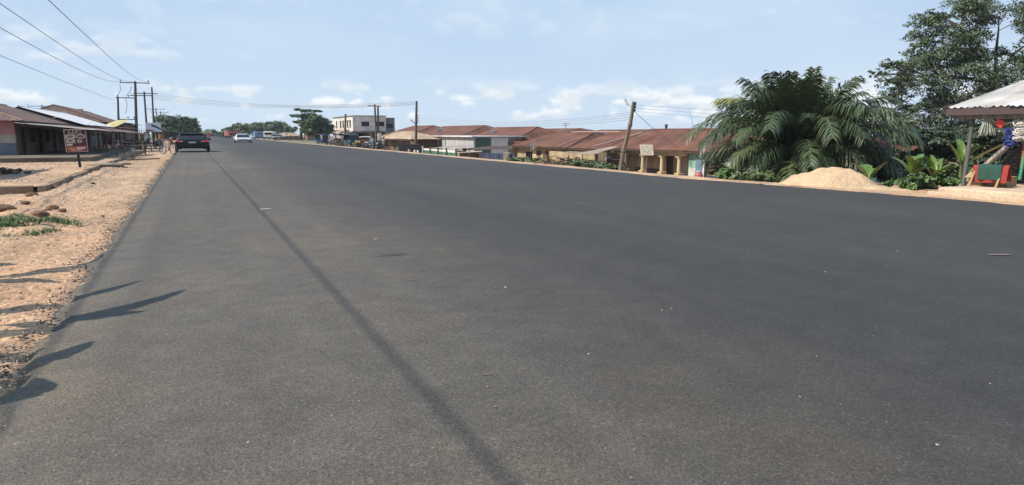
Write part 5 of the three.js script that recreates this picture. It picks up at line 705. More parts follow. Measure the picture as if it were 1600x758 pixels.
// ---- sheds, shelters, kiosks towards the far end
{
  const shed = thing('cream_roofed_shed', 'open shed with pale cream sheet roof beside the round tree', 'shed'); const X = 22, a = onX(503, 203, X + 1.5), b = onX(505, 209, X);
  roofSlope(shed, [X, 1.45, -118], [X, 1.45, -134], [X + 2.6, 2.15, -118], [X + 2.6, 2.15, -134], roofTan, { sheet: 1.2 });
  roofSlope(shed, [X + 5.2, 1.45, -134], [X + 5.2, 1.45, -118], [X + 2.6, 2.15, -134], [X + 2.6, 2.15, -118], roofTan, { sheet: 1.2 });
  for (const z of [-118.4, -126, -133.6]) for (const x of [X + 0.2, X + 5]) part('post', box(0.14, 2.6, 0.14, [x, 0.15, z]), M.white, shed); part('back_wall', box(0.1, 2, 15, [X + 2.2, 0.3, -126]), wallM(0.2, 0.19, 0.19), shed); part('gable_cloth', mesh3([X + 0.1, 1.4, -117.9, X + 5.1, 1.4, -117.9, X + 2.6, 2.1, -117.9], [0, 1, 2]), roofTan[1], shed);
  const kio = thing('brown_kiosk', 'brown plank kiosk with green foot beneath the dark tree', 'kiosk', G(487, 220, 1.2), 0.2); for (let k = 0; k < 6; k++) part('plank', box(0.38, 0.75, 0.05, [-1 + k * 0.4, 1.0, 0.9]), mat(0.35 + 0.02 * (k % 2), 0.13, 0.06, 0.8, { map: T.wood }), kio); part('green_panel', box(2.4, 0.55, 0.05, [0, 0.33, 0.9]), mat(0.05, 0.16, 0.1, 0.7), kio); part('side', [box(0.05, 1.35, 1.8, [-1.2, 0.7, 0]), box(0.05, 1.35, 1.8, [1.2, 0.7, 0])], M.wood, kio); part('roof', box(2.8, 0.06, 2.3, [0, 1.44, 0.1], [0.06, 0, 0]), roofDull[0], kio);
  const ten = thing('tan_shelter', 'tan pointed shelter roof far down the verge', 'shelter', G(448, 219, 1.15)); roofSlope(ten, [-3, 1.0, 2], [3.6, 1.0, 2], [-0.6, 1.75, 0], [0.8, 1.75, 0], roofTan, { sheet: 1.1 }); roofSlope(ten, [-3, 1.0, -2], [-3, 1.0, 2], [-0.6, 1.75, 0], [-0.6, 1.75, 0], roofTan, { sheet: 1.1 }); roofSlope(ten, [3.6, 1.0, 2], [3.6, 1.0, -2], [0.8, 1.75, 0], [0.8, 1.75, 0], roofTan, { sheet: 1.1 }); for (const [x, z] of [[-2.6, 1.7], [3.2, 1.7], [-2.6, -1.7], [3.2, -1.7]]) part('post', box(0.12, 1.2, 0.12, [x, 0.45, z]), M.oldWood, ten); part('back_wall', box(5.8, 0.9, 0.06, [0.3, 0.5, -1.6]), mat(0.4, 0.33, 0.22, 0.9, { map: T.stain }), ten);
  const sg = 'stalls along the far verge';
  stall('dark stall by the far white car', G(462, 219, 1.25), -0.3, { w: 3.2, d: 2, h: 1.05, m: roofDull, pitch: 0.15, wallsM: M.oldWood, group: sg }); stall('stall with pale cloth awning below the white road front', G(540, 229, 1.55), -0.25, { w: 3.2, d: 2.2, h: 1.35, m: roofGrey, pitch: 0.45, group: sg, wallsM: M.oldWood }); stall('stall with curled tin roof beside the pale awning', G(553, 230, 1.65), -0.5, { w: 2.4, d: 2, h: 1.5, m: roofGrey, pitch: 0.3, group: sg, wallsM: M.wood });
  stall('reddish-roofed stall under the two-storey building', G(575, 231, 1.7), -0.3, { w: 3.4, d: 2.4, h: 1.25, m: [mat(0.36, 0.16, 0.1, 0.7, { map: T.rust })], pitch: 0.35, group: sg, wallsM: M.oldWood });
  // wide tan hipped shelter with a kiosk below it
  const sh = thing('tan_roofed_kiosk', 'kiosk under wide tan hipped roof behind the pair of poles', 'kiosk'), z0 = -86, z1 = -71, xa = 21.2, xb = 23.8;
  roofOver(sh, { x0: xa, x1: xb, z0, z1, eave: 0.78, ridge: 1.55, hip1: 6, hip0: 4, over: 0.5, m: roofTan, sheet: 1.1 });
  const kw = wall(sh, [xa + 0.2, z1], [xa + 0.2, z0], -0.75, 0.76, wallM(0.2, 0.13, 0.09), [[1.2, 2.6, 0.05, 1.35], [8, 9.4, 0.05, 1.3]]); door(sh, kw, [1.2, 2.6, 0.05, 1.35], mat(0.6, 0.58, 0.55, 0.6, { map: T.stain }), { inset: 0.03 }); door(sh, kw, [8, 9.4, 0.05, 1.3], mat(0.04, 0.12, 0.11, 0.6)); wall(sh, [xb, z1 - 0.2], [xa + 0.4, z1 - 0.2], -0.8, 0.76, M.darkWood); wall(sh, [xb, z0], [xb, z1], -1.3, 0.76, M.concrete);
  for (const z of [-85, -80, -75.4]) part('post', box(0.1, 1.6, 0.1, [xa - 0.35, 0, z]), M.oldWood, sh);
  const fn = thing('dark_fence', 'black tarpaulin fence along the verge before the tan-roofed kiosk', 'fence'); const f0 = G(623, 239, 1.42), f1 = G(659, 242.5, 1.38); part('tarpaulin', plain(mesh3([f0[0], -0.75, f0[2], f1[0], -0.72, f1[2], f1[0], 0.33, f1[2], f0[0], 0.42, f0[2], f0[0] + 0.05, -0.75, f0[2] - 0.05, f1[0] + 0.05, -0.72, f1[2] - 0.05, f1[0] + 0.05, 0.33, f1[2] - 0.05, f0[0] + 0.05, 0.42, f0[2] - 0.05], [0, 1, 2, 0, 2, 3, 4, 6, 5, 4, 7, 6, 3, 2, 6, 3, 6, 7, 1, 5, 6, 1, 6, 2])), mat(0.012, 0.01, 0.013, 0.95, { map: T.mottle, specularIntensity: 0.3 }), fn);
  for (let k = 0; k <= 5; k++) { const t = k / 5; part('post', bar([f0[0] + (f1[0] - f0[0]) * t + 0.1, -0.9, f0[2] + (f1[2] - f0[2]) * t], [f0[0] + (f1[0] - f0[0]) * t + 0.1, 0.45 - 0.09 * t, f0[2] + (f1[2] - f0[2]) * t], 0.035), M.oldWood, fn); }
  for (const [px, py, lab, c] of [[639, 241.2, 'pale bundle at the foot of the black fence', [0.5, 0.48, 0.5]], [648, 242, 'tan sack at the foot of the black fence', [0.6, 0.5, 0.4]], [653, 242.4, 'white sack at the end of the black fence', [0.7, 0.68, 0.66]]]) { const s = sack(lab, G(px, py, 1.3), mat(...c, 0.9), 'sacks along the far verge'); s.scale.setScalar(0.42); s.position.y -= 0.12; }
  // white low building and what stands before it
  const wb = thing('white_low_building', 'long pale block building with flat white roof edge and green door', 'building');
  const ww = wall(wb, [24, -61.6], [24, -79], -1.2, 1.02, mat(0.5, 0.5, 0.48, 0.9, { map: T.mottle }), [[2, 3, 0.5, 1.3]]); wall(wb, [29, -61.6], [24.2, -61.6], -1.2, 1.02, wallM(0.5, 0.5, 0.48)); wall(wb, [29, -79], [29, -61.8], -1.2, 1.02, M.concrete); part('roof_edge', box(5.6, 0.09, 18, [26.5, 1.08, -70.3], [0, 0, 0]), M.white, wb); windowIn(wb, ww, [2, 3, 0.5, 1.3]);
  part('green_door', box(1.4, 1.6, 0.06, [24.9, 0.15, -61.56]), mat(0.04, 0.1, 0.06, 0.6), wb); part('white_panel', box(1.7, 1.9, 0.06, [26.6, 0.05, -61.55]), M.white, wb);
  const dish = (lab, at) => { const o = thing('satellite_dish', lab, 'satellite dish', at, 0.6, 'satellite dishes'); part('dish', plain(moved(new THREE.SphereGeometry(0.5, 14, 6, 0, 6.283, 0, 0.75), [0, -0.05, 0], [1.9, 0, 0])), M.white, o); part('mast', bar([0, -0.6, 0], [0, 0.1, 0], 0.03), M.steel, o); part('feed', bar([0, 0.1, 0], [0, 0.35, 0.55], 0.02), M.steel, o); };
  dish('white satellite dish near the far-side pole', onX(646, 204, 27.5)); dish('small white satellite dish on the roof above the pale block building', onX(683, 201, 30.2)); dish('grey satellite dish in front of the cream house', onX(829, 226, 26.6)); dish('small dish beside the brown roof vent', onX(768, 204, 30));
  const gf = thing('green_fence', 'green and white painted board fence before the pale block building', 'fence'); const g0 = G(662, 242.5, 1.38), g1 = G(714, 248, 1.36); for (let k = 0; k < 22; k++) { const t = (k + 0.5) / 22, x = g0[0] + (g1[0] - g0[0]) * t, z = g0[2] + (g1[2] - g0[2]) * t, an = Math.atan2(g1[0] - g0[0], g1[2] - g0[2]); part('board', box(0.03, 0.62, 0.46, [x, -0.4, z], [0, an, 0]), mat(0.02, 0.1 + 0.02 * (k % 3), 0.065, 0.7), gf); part('white_board', box(0.03, 0.16, 0.46, [x, 0.0, z], [0, an, 0]), M.white, gf); } for (let k = 0; k <= 4; k++) { const t = k / 4; part('post', box(0.1, 1.2, 0.1, [g0[0] + (g1[0] - g0[0]) * t - 0.08, -0.35, g0[2] + (g1[2] - g0[2]) * t]), k ? mat(0.12, 0.07, 0.055, 0.8) : M.white, gf); }
  const aw = thing('awning_shelter', 'low shelter of tin sheets and poles before the green fence', 'shelter'); roofSlope(aw, onX(668, 232, 20.5), onX(735, 231.5, 20.5), onX(690, 228, 23), onX(738, 227, 23), roofGrey, { sheet: 0.9 }); for (const px of [669, 690, 715, 733]) { const p = onX(px, 232, 20.6); part('post', bar([p[0], -0.9, p[2]], p, 0.045), mat(0.25, 0.1, 0.07, 0.8), aw); }
  const ds = thing('dark_stall', 'dark stall with long brown roof before the pale block building', 'stall'); roofSlope(ds, onX(712, 234.5, 21), onX(801, 233, 21), onX(735, 229.5, 24), onX(800, 229.3, 24), [mat(0.085, 0.06, 0.048, 0.85, { map: T.rust }), M.darkWood], { sheet: 1.1 }); { const a = onX(714, 236, 21.3), b = onX(800, 235, 21.3); wall(ds, [21.5, b[2]], [21.5, a[2]], -0.8, a[1] - 0.06, M.oldWood); part('front_rail', box(0.06, 0.12, a[2] - b[2] > 0 ? a[2] - b[2] : b[2] - a[2], [21.2, a[1] - 0.03, (a[2] + b[2]) / 2]), M.darkWood, ds); }
  const a2 = thing('cloth_awning', 'pale cloth awning on sticks before the blue sheet fence', 'awning'); roofSlope(a2, onX(694, 240.5, 18.8), onX(752, 237, 18.8), onX(716, 238, 20.3), onX(754, 235, 20.3), [mat(0.5, 0.44, 0.34, 0.9, { map: T.stain })], { sheet: 3, amp: 0.004 }); for (const px of [697, 722, 750]) { const p = onX(px, 240.4 - (px - 694) * 0.058, 18.9); part('pole', bar([p[0], -0.75, p[2]], [p[0], p[1] + 0.02, p[2]], 0.03), M.oldWood, a2); }
  const bf = thing('blue_sheet_fence', 'fence of upright blue corrugated sheets on the verge', 'fence'); { const a = onX(752, 238, 16.8), b = onX(804, 241, 16.8), n = 12; for (let k = 0; k < n; k++) { const z = a[2] + (b[2] - a[2]) * (k + 0.5) / n, w = Math.abs(b[2] - a[2]) / n, top = a[1] + (b[1] - a[1]) * (k + 0.5) / n; roofSlope(bf, [16.8 + 0.02 * (k % 2), -0.35, z - w / 2], [16.8 + 0.02 * (k % 2), -0.35, z + w / 2], [16.8 + 0.02 * (k % 2), top, z - w / 2], [16.8 + 0.02 * (k % 2), top, z + w / 2], [mat(0.03 + 0.012 * (k % 3), 0.05 + 0.014 * (k % 3), 0.105 + 0.03 * (k % 3), 0.65, { map: T.stain })], { sheet: 2, rib: 0.14, amp: 0.03, name: 'sheet' }); } part('rail', bar([16.88, a[1] - 0.1, a[2]], [16.88, b[1] - 0.1, b[2]], 0.03), M.oldWood, bf); }
  const bl = thing('concrete_culvert', 'broken concrete culvert head with round opening on the verge', 'culvert', G(792, 256, 1.25), 1.0); part('block', rbox(0.7, 0.5, 0.3, [0, 0.22, 0]), M.concrete, bl); part('ring', torus(0.19, 0.05, [0.08, 0.24, 0.16], [0, 0, 0]), M.concrete, bl); part('shade_disc', cyl(0.17, 0.17, 0.02, [0.08, 0.24, 0.155], [Math.PI / 2, 0, 0]), M.dark, bl);  // solid block; a near-black disc paints the shade inside the pipe mouth
}
// ---- the row of brown-roofed houses
{
  const cream = wallM(0.54, 0.44, 0.29), paleY = wallM(0.58, 0.5, 0.37), mud = wallM(0.34, 0.2, 0.13);
  const house = (label, z0, z1, o) => {
    const h = thing('brown_roofed_house', label, 'house', [0, 0, 0], 0, 'brown-roofed houses below the road'), x0 = o.x0 ?? 28, x1 = o.x1 ?? 34.4, y0 = -1.75;
    const w = body(h, { x0, x1, z0, z1, y0, y1: o.eave, m: o.m, front: o.front ?? [], side: o.side ?? [] });
    roofOver(h, { x0, x1, z0, z1, eave: o.eave, ridge: o.ridge, hip0: o.hip0 ?? 0, hip1: o.hip1 ?? 0, over: 0.5, m: roofBrown, sheet: 1.5, drop: o.drop ?? 0.02, cap: o.cap });
    (o.doors ?? []).forEach((d) => door(h, w.front, d, o.doorM ?? M.darkWood)); (o.windows ?? []).forEach((d) => windowIn(h, w.front, d)); return h;
  };
  const tin = mat(0.45, 0.33, 0.27, 0.6);
  const H1 = house('brown-roofed house with cream lit end wall and dark porch doors', -60.6, -50.2, { eave: 0.28, ridge: 1.42, m: cream, hip1: 2.2, hip0: 1.5, front: [[3.6, 4.6, 0.1, 1.6], [5.4, 6.4, 0.1, 1.6], [7.2, 8.6, 0.7, 1.5]], doors: [[3.6, 4.6, 0.1, 1.6], [5.4, 6.4, 0.1, 1.6]], windows: [[7.2, 8.6, 0.7, 1.5]] });
  capBar(H1, [27.3, 0.36, -51.2], [31.2, 1.34, -53.0], tin, 'tin_flashing', 0.035); capBar(H1, [30.6, 1.5, -55], [30.8, 1.5, -47.5], tin, 'tin_flashing', 0.035);
  const H2 = house('brown-roofed house behind the weathered awning, pale flashing on roof', -49.8, -44.6, { eave: 0.26, ridge: 1.36, m: cream, x1: 34.8, front: [[0.5, 1.4, 0.1, 1.6], [2.2, 2.9, 0.6, 1.5], [3.6, 4.4, 0.1, 1.6]], doors: [[0.5, 1.4, 0.1, 1.6], [3.6, 4.4, 0.1, 1.6]], windows: [[2.2, 2.9, 0.6, 1.5]] });
  capBar(H2, [27.6, 0.42, -46.2], [31.2, 1.44, -45.1], tin, 'tin_flashing', 0.035);
  const wd = thing('weathered_awning', 'weathered tin awning on poles in front of the cream house', 'awning'); roofSlope(wd, onX(885, 242.5, 23.2), onX(932, 240.5, 23.2), onX(927, 231.2, 26.6), onX(966, 233, 26.6), [mat(0.42, 0.37, 0.27, 0.85, { map: T.rust }), mat(0.32, 0.29, 0.22, 0.85, { map: T.rust })], { sheet: 0.8 }); for (const [px, py, X] of [[888, 242.6, 23.4], [910, 242, 23.3], [930, 241, 23.3], [962, 234, 26.4]]) { const p = onX(px, py, X); part('pole', bar([p[0], -1.4, p[2]], p, 0.05), M.oldWood, wd); }
  const yw = thing('yellow_wall', 'low ochre mud wall standing under the weathered awning', 'wall'); { const a = onX(886, 240, 25.6), b = onX(931, 243, 25.6); wall(yw, [25.6, b[2]], [25.6, a[2]], -1.5, 0.0, wallM(0.5, 0.39, 0.24), [[2.2, 2.9, 0.2, 1.2]]); part('cap', box(0.24, 0.06, Math.abs(a[2] - b[2]), [25.7, 0.03, (a[2] + b[2]) / 2]), M.concrete, yw); const c = onX(931, 243, 26.2), d = onX(975, 243, 26.2); part('timber_screen', box(0.08, 1.6, Math.abs(c[2] - d[2]), [26.4, -0.75, (c[2] + d[2]) / 2]), M.oldWood, yw); }
  const lw = thing('cream_boundary_wall', 'broken cream boundary wall lit by the sun beside the dark porch', 'wall'); { const a = onX(858, 232, 26.9), b = onX(886, 240, 26.9); part('block', box(0.2, 1.3, Math.abs(a[2] - b[2]), [27.0, -0.72, (a[2] + b[2]) / 2]), cream, lw); part('gate_pier', box(0.4, 1.1, 0.4, [26.4, -0.9, onX(850, 247, 26.4)[2]]), wallM(0.62, 0.45, 0.26), lw); part('gate_pier', box(0.4, 0.95, 0.4, [26.4, -0.95, onX(842, 247, 26.4)[2]]), wallM(0.62, 0.45, 0.26), lw); }
  house('brown-roofed house with pale yellow wall behind the blue sheet fence', -76, -61.2, { eave: 0.5, ridge: 2.0, m: paleY, x1: 35.5, hip1: 3, hip0: 2, windows: [[2, 3.2, 0.8, 1.6]], front: [[2, 3.2, 0.8, 1.6], [6, 7, 0.1, 1.8]], doors: [[6, 7, 0.1, 1.8]] });
  house('brown-roofed house above the pale block building', -97, -77, { x0: 28.6, x1: 36.5, eave: 0.95, ridge: 2.3, m: mud, hip1: 3, hip0: 2, front: [[4, 5.5, 0.9, 1.9], [10, 11.5, 0.9, 1.9]], windows: [[4, 5.5, 0.9, 1.9], [10, 11.5, 0.9, 1.9]] });
  house('farthest brown-roofed house beside the grey extension', -113, -98, { x0: 28.8, x1: 37, eave: 1.1, ridge: 2.5, m: mud, hip1: 3, hip0: 2 });
  // second row behind
  house('long brown roof with orange wall strip in the second row', -76, -50, { x0: 40, x1: 50, eave: 0.9, ridge: 1.75, m: wallM(0.6, 0.4, 0.25), hip1: 1, hip0: 3, side: [[2, 3, 1, 1.9]] });
  house('brown-roofed house in the second row with a small vent gable', -112, -80, { x0: 42, x1: 53, eave: 0.9, ridge: 2.0, m: mud, hip1: 3, hip0: 3 });
  // colonnade house
  const h = thing('colonnade_house', 'brown-roofed shop house with a porch of yellow columns', 'house', [0, 0, 0], 0), x0 = 28, xw = 29.3, z0 = -44.2, z1 = -35.4, ev = 0.33, yb = -1.55;
  const ops = [[0.3, 2.4, 0.12, 1.45], [3.2, 4.0, 0.12, 1.5], [6.4, 6.9, 1.0, 1.5]];
  const w = wall(h, [xw, z1], [xw, z0], yb, ev, wallM(0.62, 0.52, 0.38), ops); door(h, w, ops[0], mat(0.42, 0.38, 0.33, 0.7, { map: T.stain }), { leaves: 2, inset: 0.02 }); door(h, w, ops[1], M.darkWood); windowIn(h, w, ops[2]);
  wall(h, [34, z0], [34, z1], yb, ev, M.concrete); wall(h, [x0, z0], [33.9, z0], yb, ev, M.concrete); part('dado', box(0.03, 0.45, 3.1, [xw - 0.02, yb + 0.3, -41.4]), wallM(0.17, 0.15, 0.12), h);
  part('lintel', box(0.28, 0.32, z1 - z0, [x0, ev - 0.2, (z0 + z1) / 2]), wallM(0.6, 0.5, 0.34), h); part('porch_floor', box(1.7, 0.14, z1 - z0 + 0.1, [x0 + 0.5, yb + 0.06, (z0 + z1) / 2]), M.concrete, h);
  for (const px of [977, 1004.5, 1034.5, 1061.5]) { const p = onX(px, 260, x0 - 0.02), c = part('column', [plain(moved(new THREE.LatheGeometry([[0.15, 0], [0.14, 0.6], [0.12, 1.12], [0.17, 1.18], [0.2, 1.24], [0.2, 1.3]].map((q) => new THREE.Vector2(...q)), 14), [x0 - 0.02, yb + 0.2, p[2]]))], wallM(0.68, 0.6, 0.42), h); part('plinth', rbox(0.46, 0.42, 0.46, [x0 - 0.02, yb + 0.25, p[2]], [0, 0, 0], 0.05), wallM(0.58, 0.46, 0.24), c); part('capital', rbox(0.42, 0.09, 0.42, [x0 - 0.02, ev - 0.4, p[2]], [0, 0, 0], 0.03), wallM(0.7, 0.6, 0.4), c); }
  roofOver(h, { x0, x1: 34, z0, z1: -25, eave: ev + 0.02, ridge: 1.66, hip0: 0.9, hip1: 2, over: 0.45, m: roofBrown, sheet: 1.5, drop: 0.02 });
  part('notice', box(0.02, 0.25, 0.5, [xw - 0.012, -0.2, onX(985, 247, xw)[2]]), mat(0.35, 0.3, 0.24, 0.9), h);
  const t = thing('turquoise_shop', 'turquoise and white shop with blue doors beside the palm', 'shop'), ta = -35.3, tb = -25, to = [[1.25, 1.75, 0.1, 1.32], [1.85, 3.3, 0.1, 1.45]];
  const tw = wall(t, [x0 - 0.05, -30.6], [x0 - 0.05, ta], yb, ev - 0.06, wallM(0.26, 0.5, 0.4), [[1.6, 3.9, 0.1, 1.3]]);
  wall(t, [x0 - 0.05, tb], [x0 - 0.05, -30.62], yb, ev - 0.06, wallM(0.26, 0.5, 0.4)); wall(t, [33.6, tb], [x0 + 0.2, tb], yb, ev - 0.06, wallM(0.26, 0.5, 0.4)); wall(t, [33.6, ta], [33.6, tb], yb, ev - 0.06, M.concrete); wall(t, [31, -30.5], [31, ta], yb, ev - 0.06, wallM(0.3, 0.28, 0.25), [], { name: 'inner_wall' });
  for (const [u, L] of [[1.1, 0.9], [4.15, 0.7]]) { const p = tw.at(u + L / 2 - 0.4, 0.7, -0.03); } part('white_paint', [box(0.02, 0.78, 0.68, [x0 - 0.07, yb + 0.46, ta + 0.4]), box(0.02, 0.78, 1.5, [x0 - 0.07, yb + 0.46, -31.4])], wallM(0.7, 0.72, 0.66), t);
  part('blue_door', box(0.05, 1.25, 0.62, [x0 - 0.1, yb + 0.75, ta + 1.1], [0, 0.1, 0]), mat(0.12, 0.19, 0.28, 0.5), t); part('white_jamb', box(0.07, 1.25, 0.12, [x0 - 0.12, yb + 0.75, ta + 1.52]), M.white, t); part('signboard', box(0.06, 0.24, 1.05, [x0 - 0.1, yb + 1.5, ta + 2.6]), mat(0.09, 0.09, 0.12, 0.5), t); part('grey_door', box(0.05, 1.2, 0.5, [x0 - 0.1, yb + 0.73, ta + 3.5]), mat(0.2, 0.2, 0.25, 0.5), t);
  const jar = thing('water_drum', 'red and white plastic drum standing before the turquoise shop', 'drum', [26.6, -1.35, onX(1092, 270, 26.6)[2]]); part('drum', plain(new THREE.LatheGeometry([[0, 0], [0.22, 0], [0.25, 0.1], [0.25, 0.35], [0.2, 0.46], [0.12, 0.5], [0.12, 0.56], [0, 0.56]].map((q) => new THREE.Vector2(...q)), 16)), mat(0.32, 0.1, 0.11, 0.5), jar); part('lid', cyl(0.13, 0.13, 0.06, [0, 0.58, 0]), M.white, jar); part('band', cyl(0.256, 0.256, 0.07, [0, 0.2, 0], [0, 0, 0], 16), M.white, jar);
  // low house seen under the tall tree
  const lh = thing('low_house', 'low grey house with red-brown roof under the tall tree', 'house'); const ex = onX(1395, 236, 41), ey = onX(1500, 236, 41); const lw2 = wall(lh, [41, ey[2]], [41, ex[2] - 1], -2.2, ex[1] - 0.1, wallM(0.24, 0.23, 0.23), [[5.4, 6.6, 1.0, 1.8]]); windowIn(lh, lw2, [5.4, 6.6, 1.0, 1.8]); wall(lh, [46, ey[2]], [41.2, ey[2]], -2.2, ex[1] - 0.1, M.concrete); roofSlope(lh, [40.4, ex[1] - 0.06, ey[2] + 0.3], [40.4, ex[1] - 0.06, ex[2] - 1.3], [44, ex[1] + 0.75, ey[2] + 0.3], [44, ex[1] + 0.75, ex[2] - 1.3], roofBrown, { sheet: 1.3 });
  const sgn = thing('tilted_sign', 'tilted white sign with dark lettering before the colonnade', 'sign', [22.5, -0.8, onX(1009, 260, 22.5)[2]], -0.6); part('post', bar([0, -0.3, 0], [0.05, 0.95, -0.04], 0.045), M.oldWood, sgn);
  const q0 = onX(1009, 234.5, 22.5), skew = (g) => g.applyMatrix4(new THREE.Matrix4().makeShear(0, 0, -0.12, 0, 0, 0)), bd = part('board', skew(rbox(0.7, 0.58, 0.035, [0, 0, 0], [0, 0, 0], 0.008)), M.white, sgn); bd.position.set(0.03, q0[1] + 0.8, 0.03);
  const f = part('print', skew(panel(0.68, 0.56)), mat(1, 1, 1, 0.8, { map: canvasTex(200, 160, (g, w, hh) => { g.fillStyle = '#c9c3b2'; g.fillRect(0, 0, w, hh); g.fillStyle = '#2c2c2c'; for (let r = 0; r < 6; r++) for (let k = 0; k < 9; k++) { const a = hash(r, k, 5), b = hash(r, k, 6); if (a < 0.25) continue; g.save(); g.translate(18 + k * 19 + b * 6, 22 + r * 24 + a * 5); g.rotate((b - 0.5) * 0.9); g.fillRect(0, 0, 6 + 9 * a, 4 + 7 * b); g.restore(); } }) }), bd); f.position.z = 0.021;
}
// ---- poles on the far side
{
  const z = -70, a = onZ(651, 158, z), b = onZ(649, 240, z); utilityPole('tall straight pole with wire rack behind the black fence', [b[0], terr(b[0], z), z], a, 0.13, [], M.pole, 'utility poles on the far side');
  const pole = scene.children.at(-1); for (let k = 0; k < 4; k++) { const p = onZ(653.5, 181 + k * 3.4, z); part('insulator', [bar([p[0] - b[0] - 0.2, p[1] - terr(b[0], z), 0], [p[0] - b[0] + 0.08, p[1] - terr(b[0], z), 0], 0.035)], M.black, pole); } part('lamp_arm', bar([onZ(648, 193, z)[0] - b[0], onZ(648, 193, z)[1] - terr(b[0], z), 0], [onZ(641, 187, z)[0] - b[0], onZ(641, 187, z)[1] - terr(b[0], z), 0.1], 0.04), M.pole, pole);
  for (const [px, top, pb, lab, arm] of [[585.5, 163, 588.5, 'left pole of the close pair beside the tan roof', [[-0.9, 0.6, 0]]], [590.5, 165, 591.5, 'right pole of the close pair beside the tan roof', []]]) { const a2 = onZ(px, top, -84), b2 = onZ(pb, 235, -84); utilityPole(lab, [b2[0], terr(b2[0], -84), -84], a2, 0.12, arm.length ? [[-0.9, 0.7, a2[1] - terr(b2[0], -84) - 0.2, []]] : [], M.pole, 'utility poles on the far side'); }
  const wbx = thing('meter_cabinet', 'white cabinet fixed between the pair of poles', 'cabinet', onZ(593, 214, -83.6)); part('cabinet', rbox(0.42, 0.85, 0.2, [0, 0, 0], [0, 0, 0], 0.02), mat(0.66, 0.62, 0.5, 0.6), wbx); part('bracket', box(0.5, 0.06, 0.06, [-0.2, 0.2, -0.14]), M.steel, wbx); part('door', box(0.34, 0.7, 0.02, [0, 0, 0.105]), M.white, wbx);
  { const a2 = onZ(540, 178, -112), b2 = onZ(538, 224, -112); utilityPole('short pole with a crossarm before the white road front', [b2[0], terr(b2[0], -112), -112], a2, 0.17, [[-0.5, 0.8, a2[1] - terr(b2[0], -112) - 1.1, []]], M.pole, 'utility poles on the far side'); }
  { // leaning rough pole
    const b = onX(966, 271, 16), t = onX(990.5, 159, 16), m1 = onX(975, 236, 16), m2 = onX(984, 195, 16), o = thing('leaning_pole', 'rough pale wooden pole leaning at the road edge', 'pole', [b[0], terr(b[0], b[2]) - 0.1, b[2]]), rel = (p, dx = 0) => [p[0] - b[0], p[1] - o.position.y, p[2] - b[2] + dx];
    part('shaft', [bar(rel(b).map((v, i) => i === 1 ? v - 0.4 : v), rel(m1, -0.03), 0.098, 0.09, 10), bar(rel(m1, -0.03), rel(m2, 0.03), 0.088, 0.078, 10), bar(rel(m2, 0.03), rel(t), 0.078, 0.07, 10), ball(0.095, 0.1, 0.095, rel(m2, 0.03), 8), ball(0.105, 0.12, 0.105, rel(m1, -0.03), 8)], M.polePale, o);
    const l0 = onX(990, 171, 16), l1 = onX(979, 160, 16.0); part('lamp_arm', [bar(rel(l0), rel(l1), 0.03), rbox(0.08, 0.07, 0.32, rel([l1[0], l1[1] + 0.02, l1[2] - 0.02]), [0.75, 0, 0], 0.02)], mat(0.3, 0.29, 0.27, 0.6), o);
    for (let k = 0; k < 3; k++) part('insulator', cyl(0.05, 0.05, 0.1, rel(onX(992.5 - k * 0.6, 162 + k * 5, 15.95)), [0, 0, 0], 8), M.black, o);
  }
  { const p = onX(1034, 195, 31), o = thing('roof_pipe', 'dark vent pipe standing behind the colonnade roof ridge', 'pipe', [31.4, 1.4, p[2]]); part('pipe', bar([0, -0.4, 0], [0, 0.55, 0], 0.09), M.black, o); part('cowl', cyl(0.13, 0.1, 0.1, [0, 0.58, 0]), M.black, o); const an = thing('television_aerial', 'thin slanting aerial rod rising beside the palm', 'aerial', onX(1088, 203, 30)); part('rod', bar([0, -0.5, 0], [-0.3, 1.1, -0.3], 0.018, 0.01), M.steel, an); part('clamp', box(0.1, 0.1, 0.1, [0, -0.2, 0]), M.black, an); const a3 = thing('television_aerial', 'small aerial with short arms on the far brown roof', 'aerial', onX(884, 198, 38)); part('rod', bar([0, -0.9, 0], [0, 0.4, 0], 0.03), M.steel, a3); part('arms', [bar([-0.4, 0.3, 0], [0.4, 0.35, 0], 0.02), bar([-0.3, 0.1, 0], [0.35, 0.1, 0.1], 0.02)], M.steel, a3); }
}
